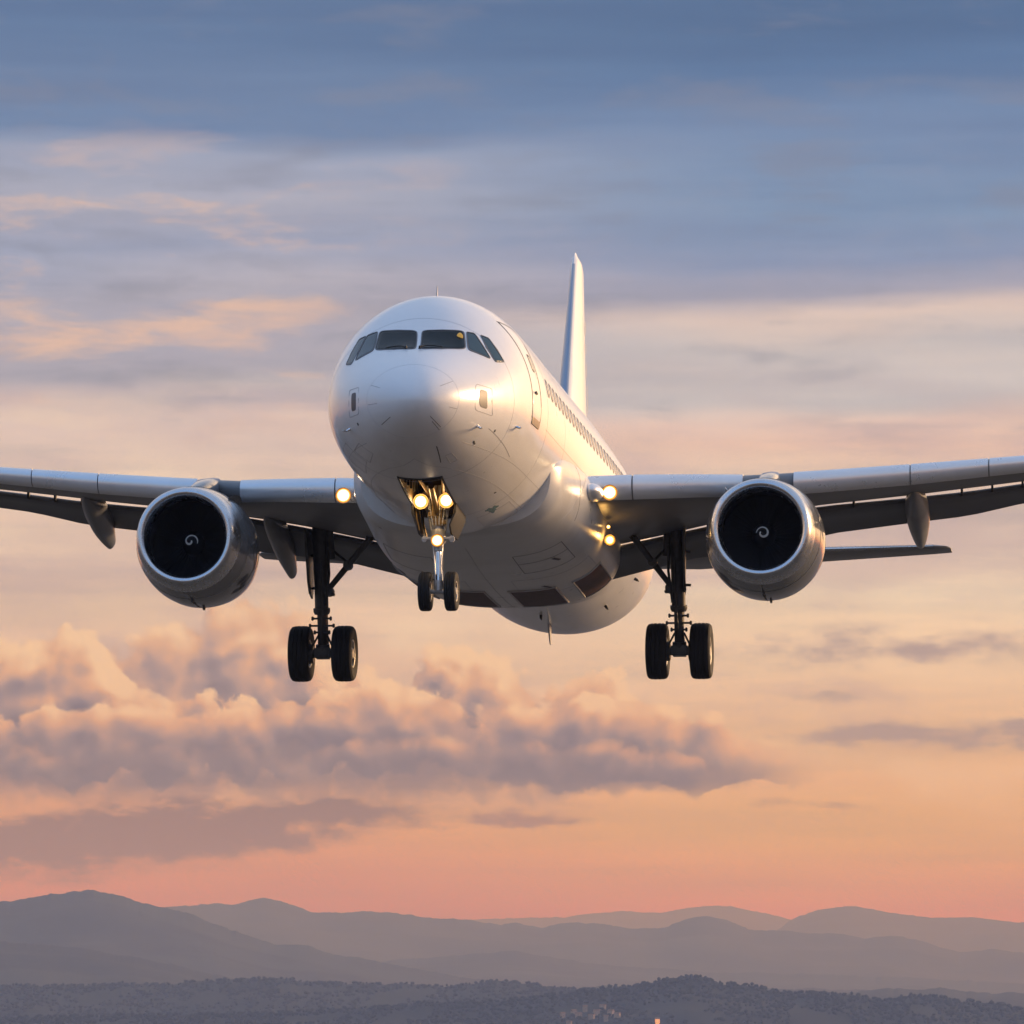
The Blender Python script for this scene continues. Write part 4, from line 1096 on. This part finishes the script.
m = MB(); m.tube([q(.30)+Vector((-.05, 0, 0)), Vector((4.25, .02, -1.70))], [.05, .06], 12); m.tube([q(.12)+Vector((-.05, .12, 0)), Vector((4.2, .25, -1.55))], .03, 8); m.tube([q(.12)+Vector((-.05, -.12, 0)), Vector((4.2, -.22, -1.55))], .03, 8)
m.build('drag_brace', M['bronze'], gear)
for e in (-1, 1): wheel(gear, nx+Vector((0, e*.255, 0)), .385, .235, .19, e)
for y_, z_, r_, pw in ((-.27, -1.90, .135, 9), (.23, -1.885, .135, 9)):
    lamp('taxi_light', (4.88, y_, z_), (-1, 0, -.02), r_, gear, M['lamp'], True, pw)
lamp('taxi_light', (4.92, .055, -2.66), (-1, 0, -.02), .115, gear, M['lamp'], True, 1.5)
# gear doors each side of the bay and the open bay itself
for e, nm in ((1, 'nose_gear_door'), (-1, 'nose_gear_door')):
    m = MB(); secs = []
    for x_, b in ((4.75, -2.38), (5.0, -2.52), (5.9, -2.52), (6.2, -2.36)):
        y1 = e*(.40 if e < 0 else .44); y2 = e*(.33 if e < 0 else .50)
        yt = .415*e
        secs.append([(x_, yt, -1.90), (x_, yt-e*.02+(.12*0), (b-1.9)/2), (x_, e*.30, b), (x_, e*.33, b), (x_, yt+e*.02, (b-1.9)/2), (x_, yt+e*.035, -1.90)])
    m.loft(secs)
    for x_ in (5.0, 5.5, 6.0): m.tube([(x_, e*.385, -1.92), (x_, e*.365, -2.2), (x_, e*.31, -2.45)], .02, 8, 1)
    m.build(nm, [M['dark'], M['bronze']], gear)
m = MB()
bx = [(3.93, -1.90), (6.22, -2.05)]
yb = .425
bz_ = lambda x, y: fus(x, math.pi-math.asin((y-fus_y(x))/fus_par(x)[2])).z+.015
xs_ = [2.75, 3.1, 3.5, 4.0, 4.5, 5.0, 5.6, 6.24]
for yy in (-yb, yb):
    m.add([(x, yy, bz_(x, yy)) for x in xs_]+[(x, yy, -1.0) for x in xs_], [(i, i+1, i+9, i+8) for i in range(7)], 0)
    m.tube([(x, yy*.985, bz_(x, yy)-.02) for x in xs_], .024, 8, 1)
m.add([(2.75,-yb,-1.0),(2.75,yb,-1.0),(6.24,yb,-1.0),(6.24,-yb,-1.0)], [(0,1,2,3)], 0)
for x in (2.75, 6.24): m.add([(x,-yb,bz_(x,yb)),(x,yb,bz_(x,yb)),(x,yb,-1.0),(x,-yb,-1.0)], [(0,1,2,3)], 0)
m.tube([(2.78, -yb, bz_(2.78, yb)-.02), (2.78, 0, bz_(2.78, 0)-.02), (2.78, yb, bz_(2.78, yb)-.02)], .03, 8, 1)
for x_ in np.linspace(3.3, 6.1, 8): m.tube([(x_, -yb+.02, -1.7), (x_, -yb+.02, -1.05), (x_, yb-.02, -1.05), (x_, yb-.02, -1.7)], .025, 8, 1)
m.box((5.98, 0, -1.75), (.06, .62, .5), mi=0, bev=.01)
m.build('gear_bay', [M['bronze'], M['dark']], fuselage, recalc=False)
# the greenish fluid stain aft of the bay
m = MB(); pts = []
stain_c = (6.4, fus_side(6.4, -1.85, 1))
secs = []
for r_ in (1.0, .66, .33, .03):
    secs.append([])
    for k in range(26):
        a = 2*math.pi*k/26; w_ = 1+.3*math.sin(3*a+1)+.2*math.sin(7*a)
        secs[-1].append(fpt(stain_c[0]+.26*r_*w_*math.cos(a), stain_c[1]+.055*r_*w_*math.sin(a), .004 if r_ < 1 else .001))
m.loft(secs, True, True); m.build('stain', M['green'], fuselage, angle=80)

# ---- wing-root turn-off light, port side
lamp('turnoff_light', (13.8, 2.50, -1.46), (-1, .0, .05), .105, plane, M['lamp_warm'], True, 5, (1, .5, .12))
lamp('turnoff_light', (13.5, 2.50, -1.22), (-1, .0, -.1), .04, plane, M['lamp_warm'], True, 0)
lamp('turnoff_light', (11.35, -2.36, -.50), (-1, -.1, 0), .07, plane, M['lamp_warm'], True, 0)
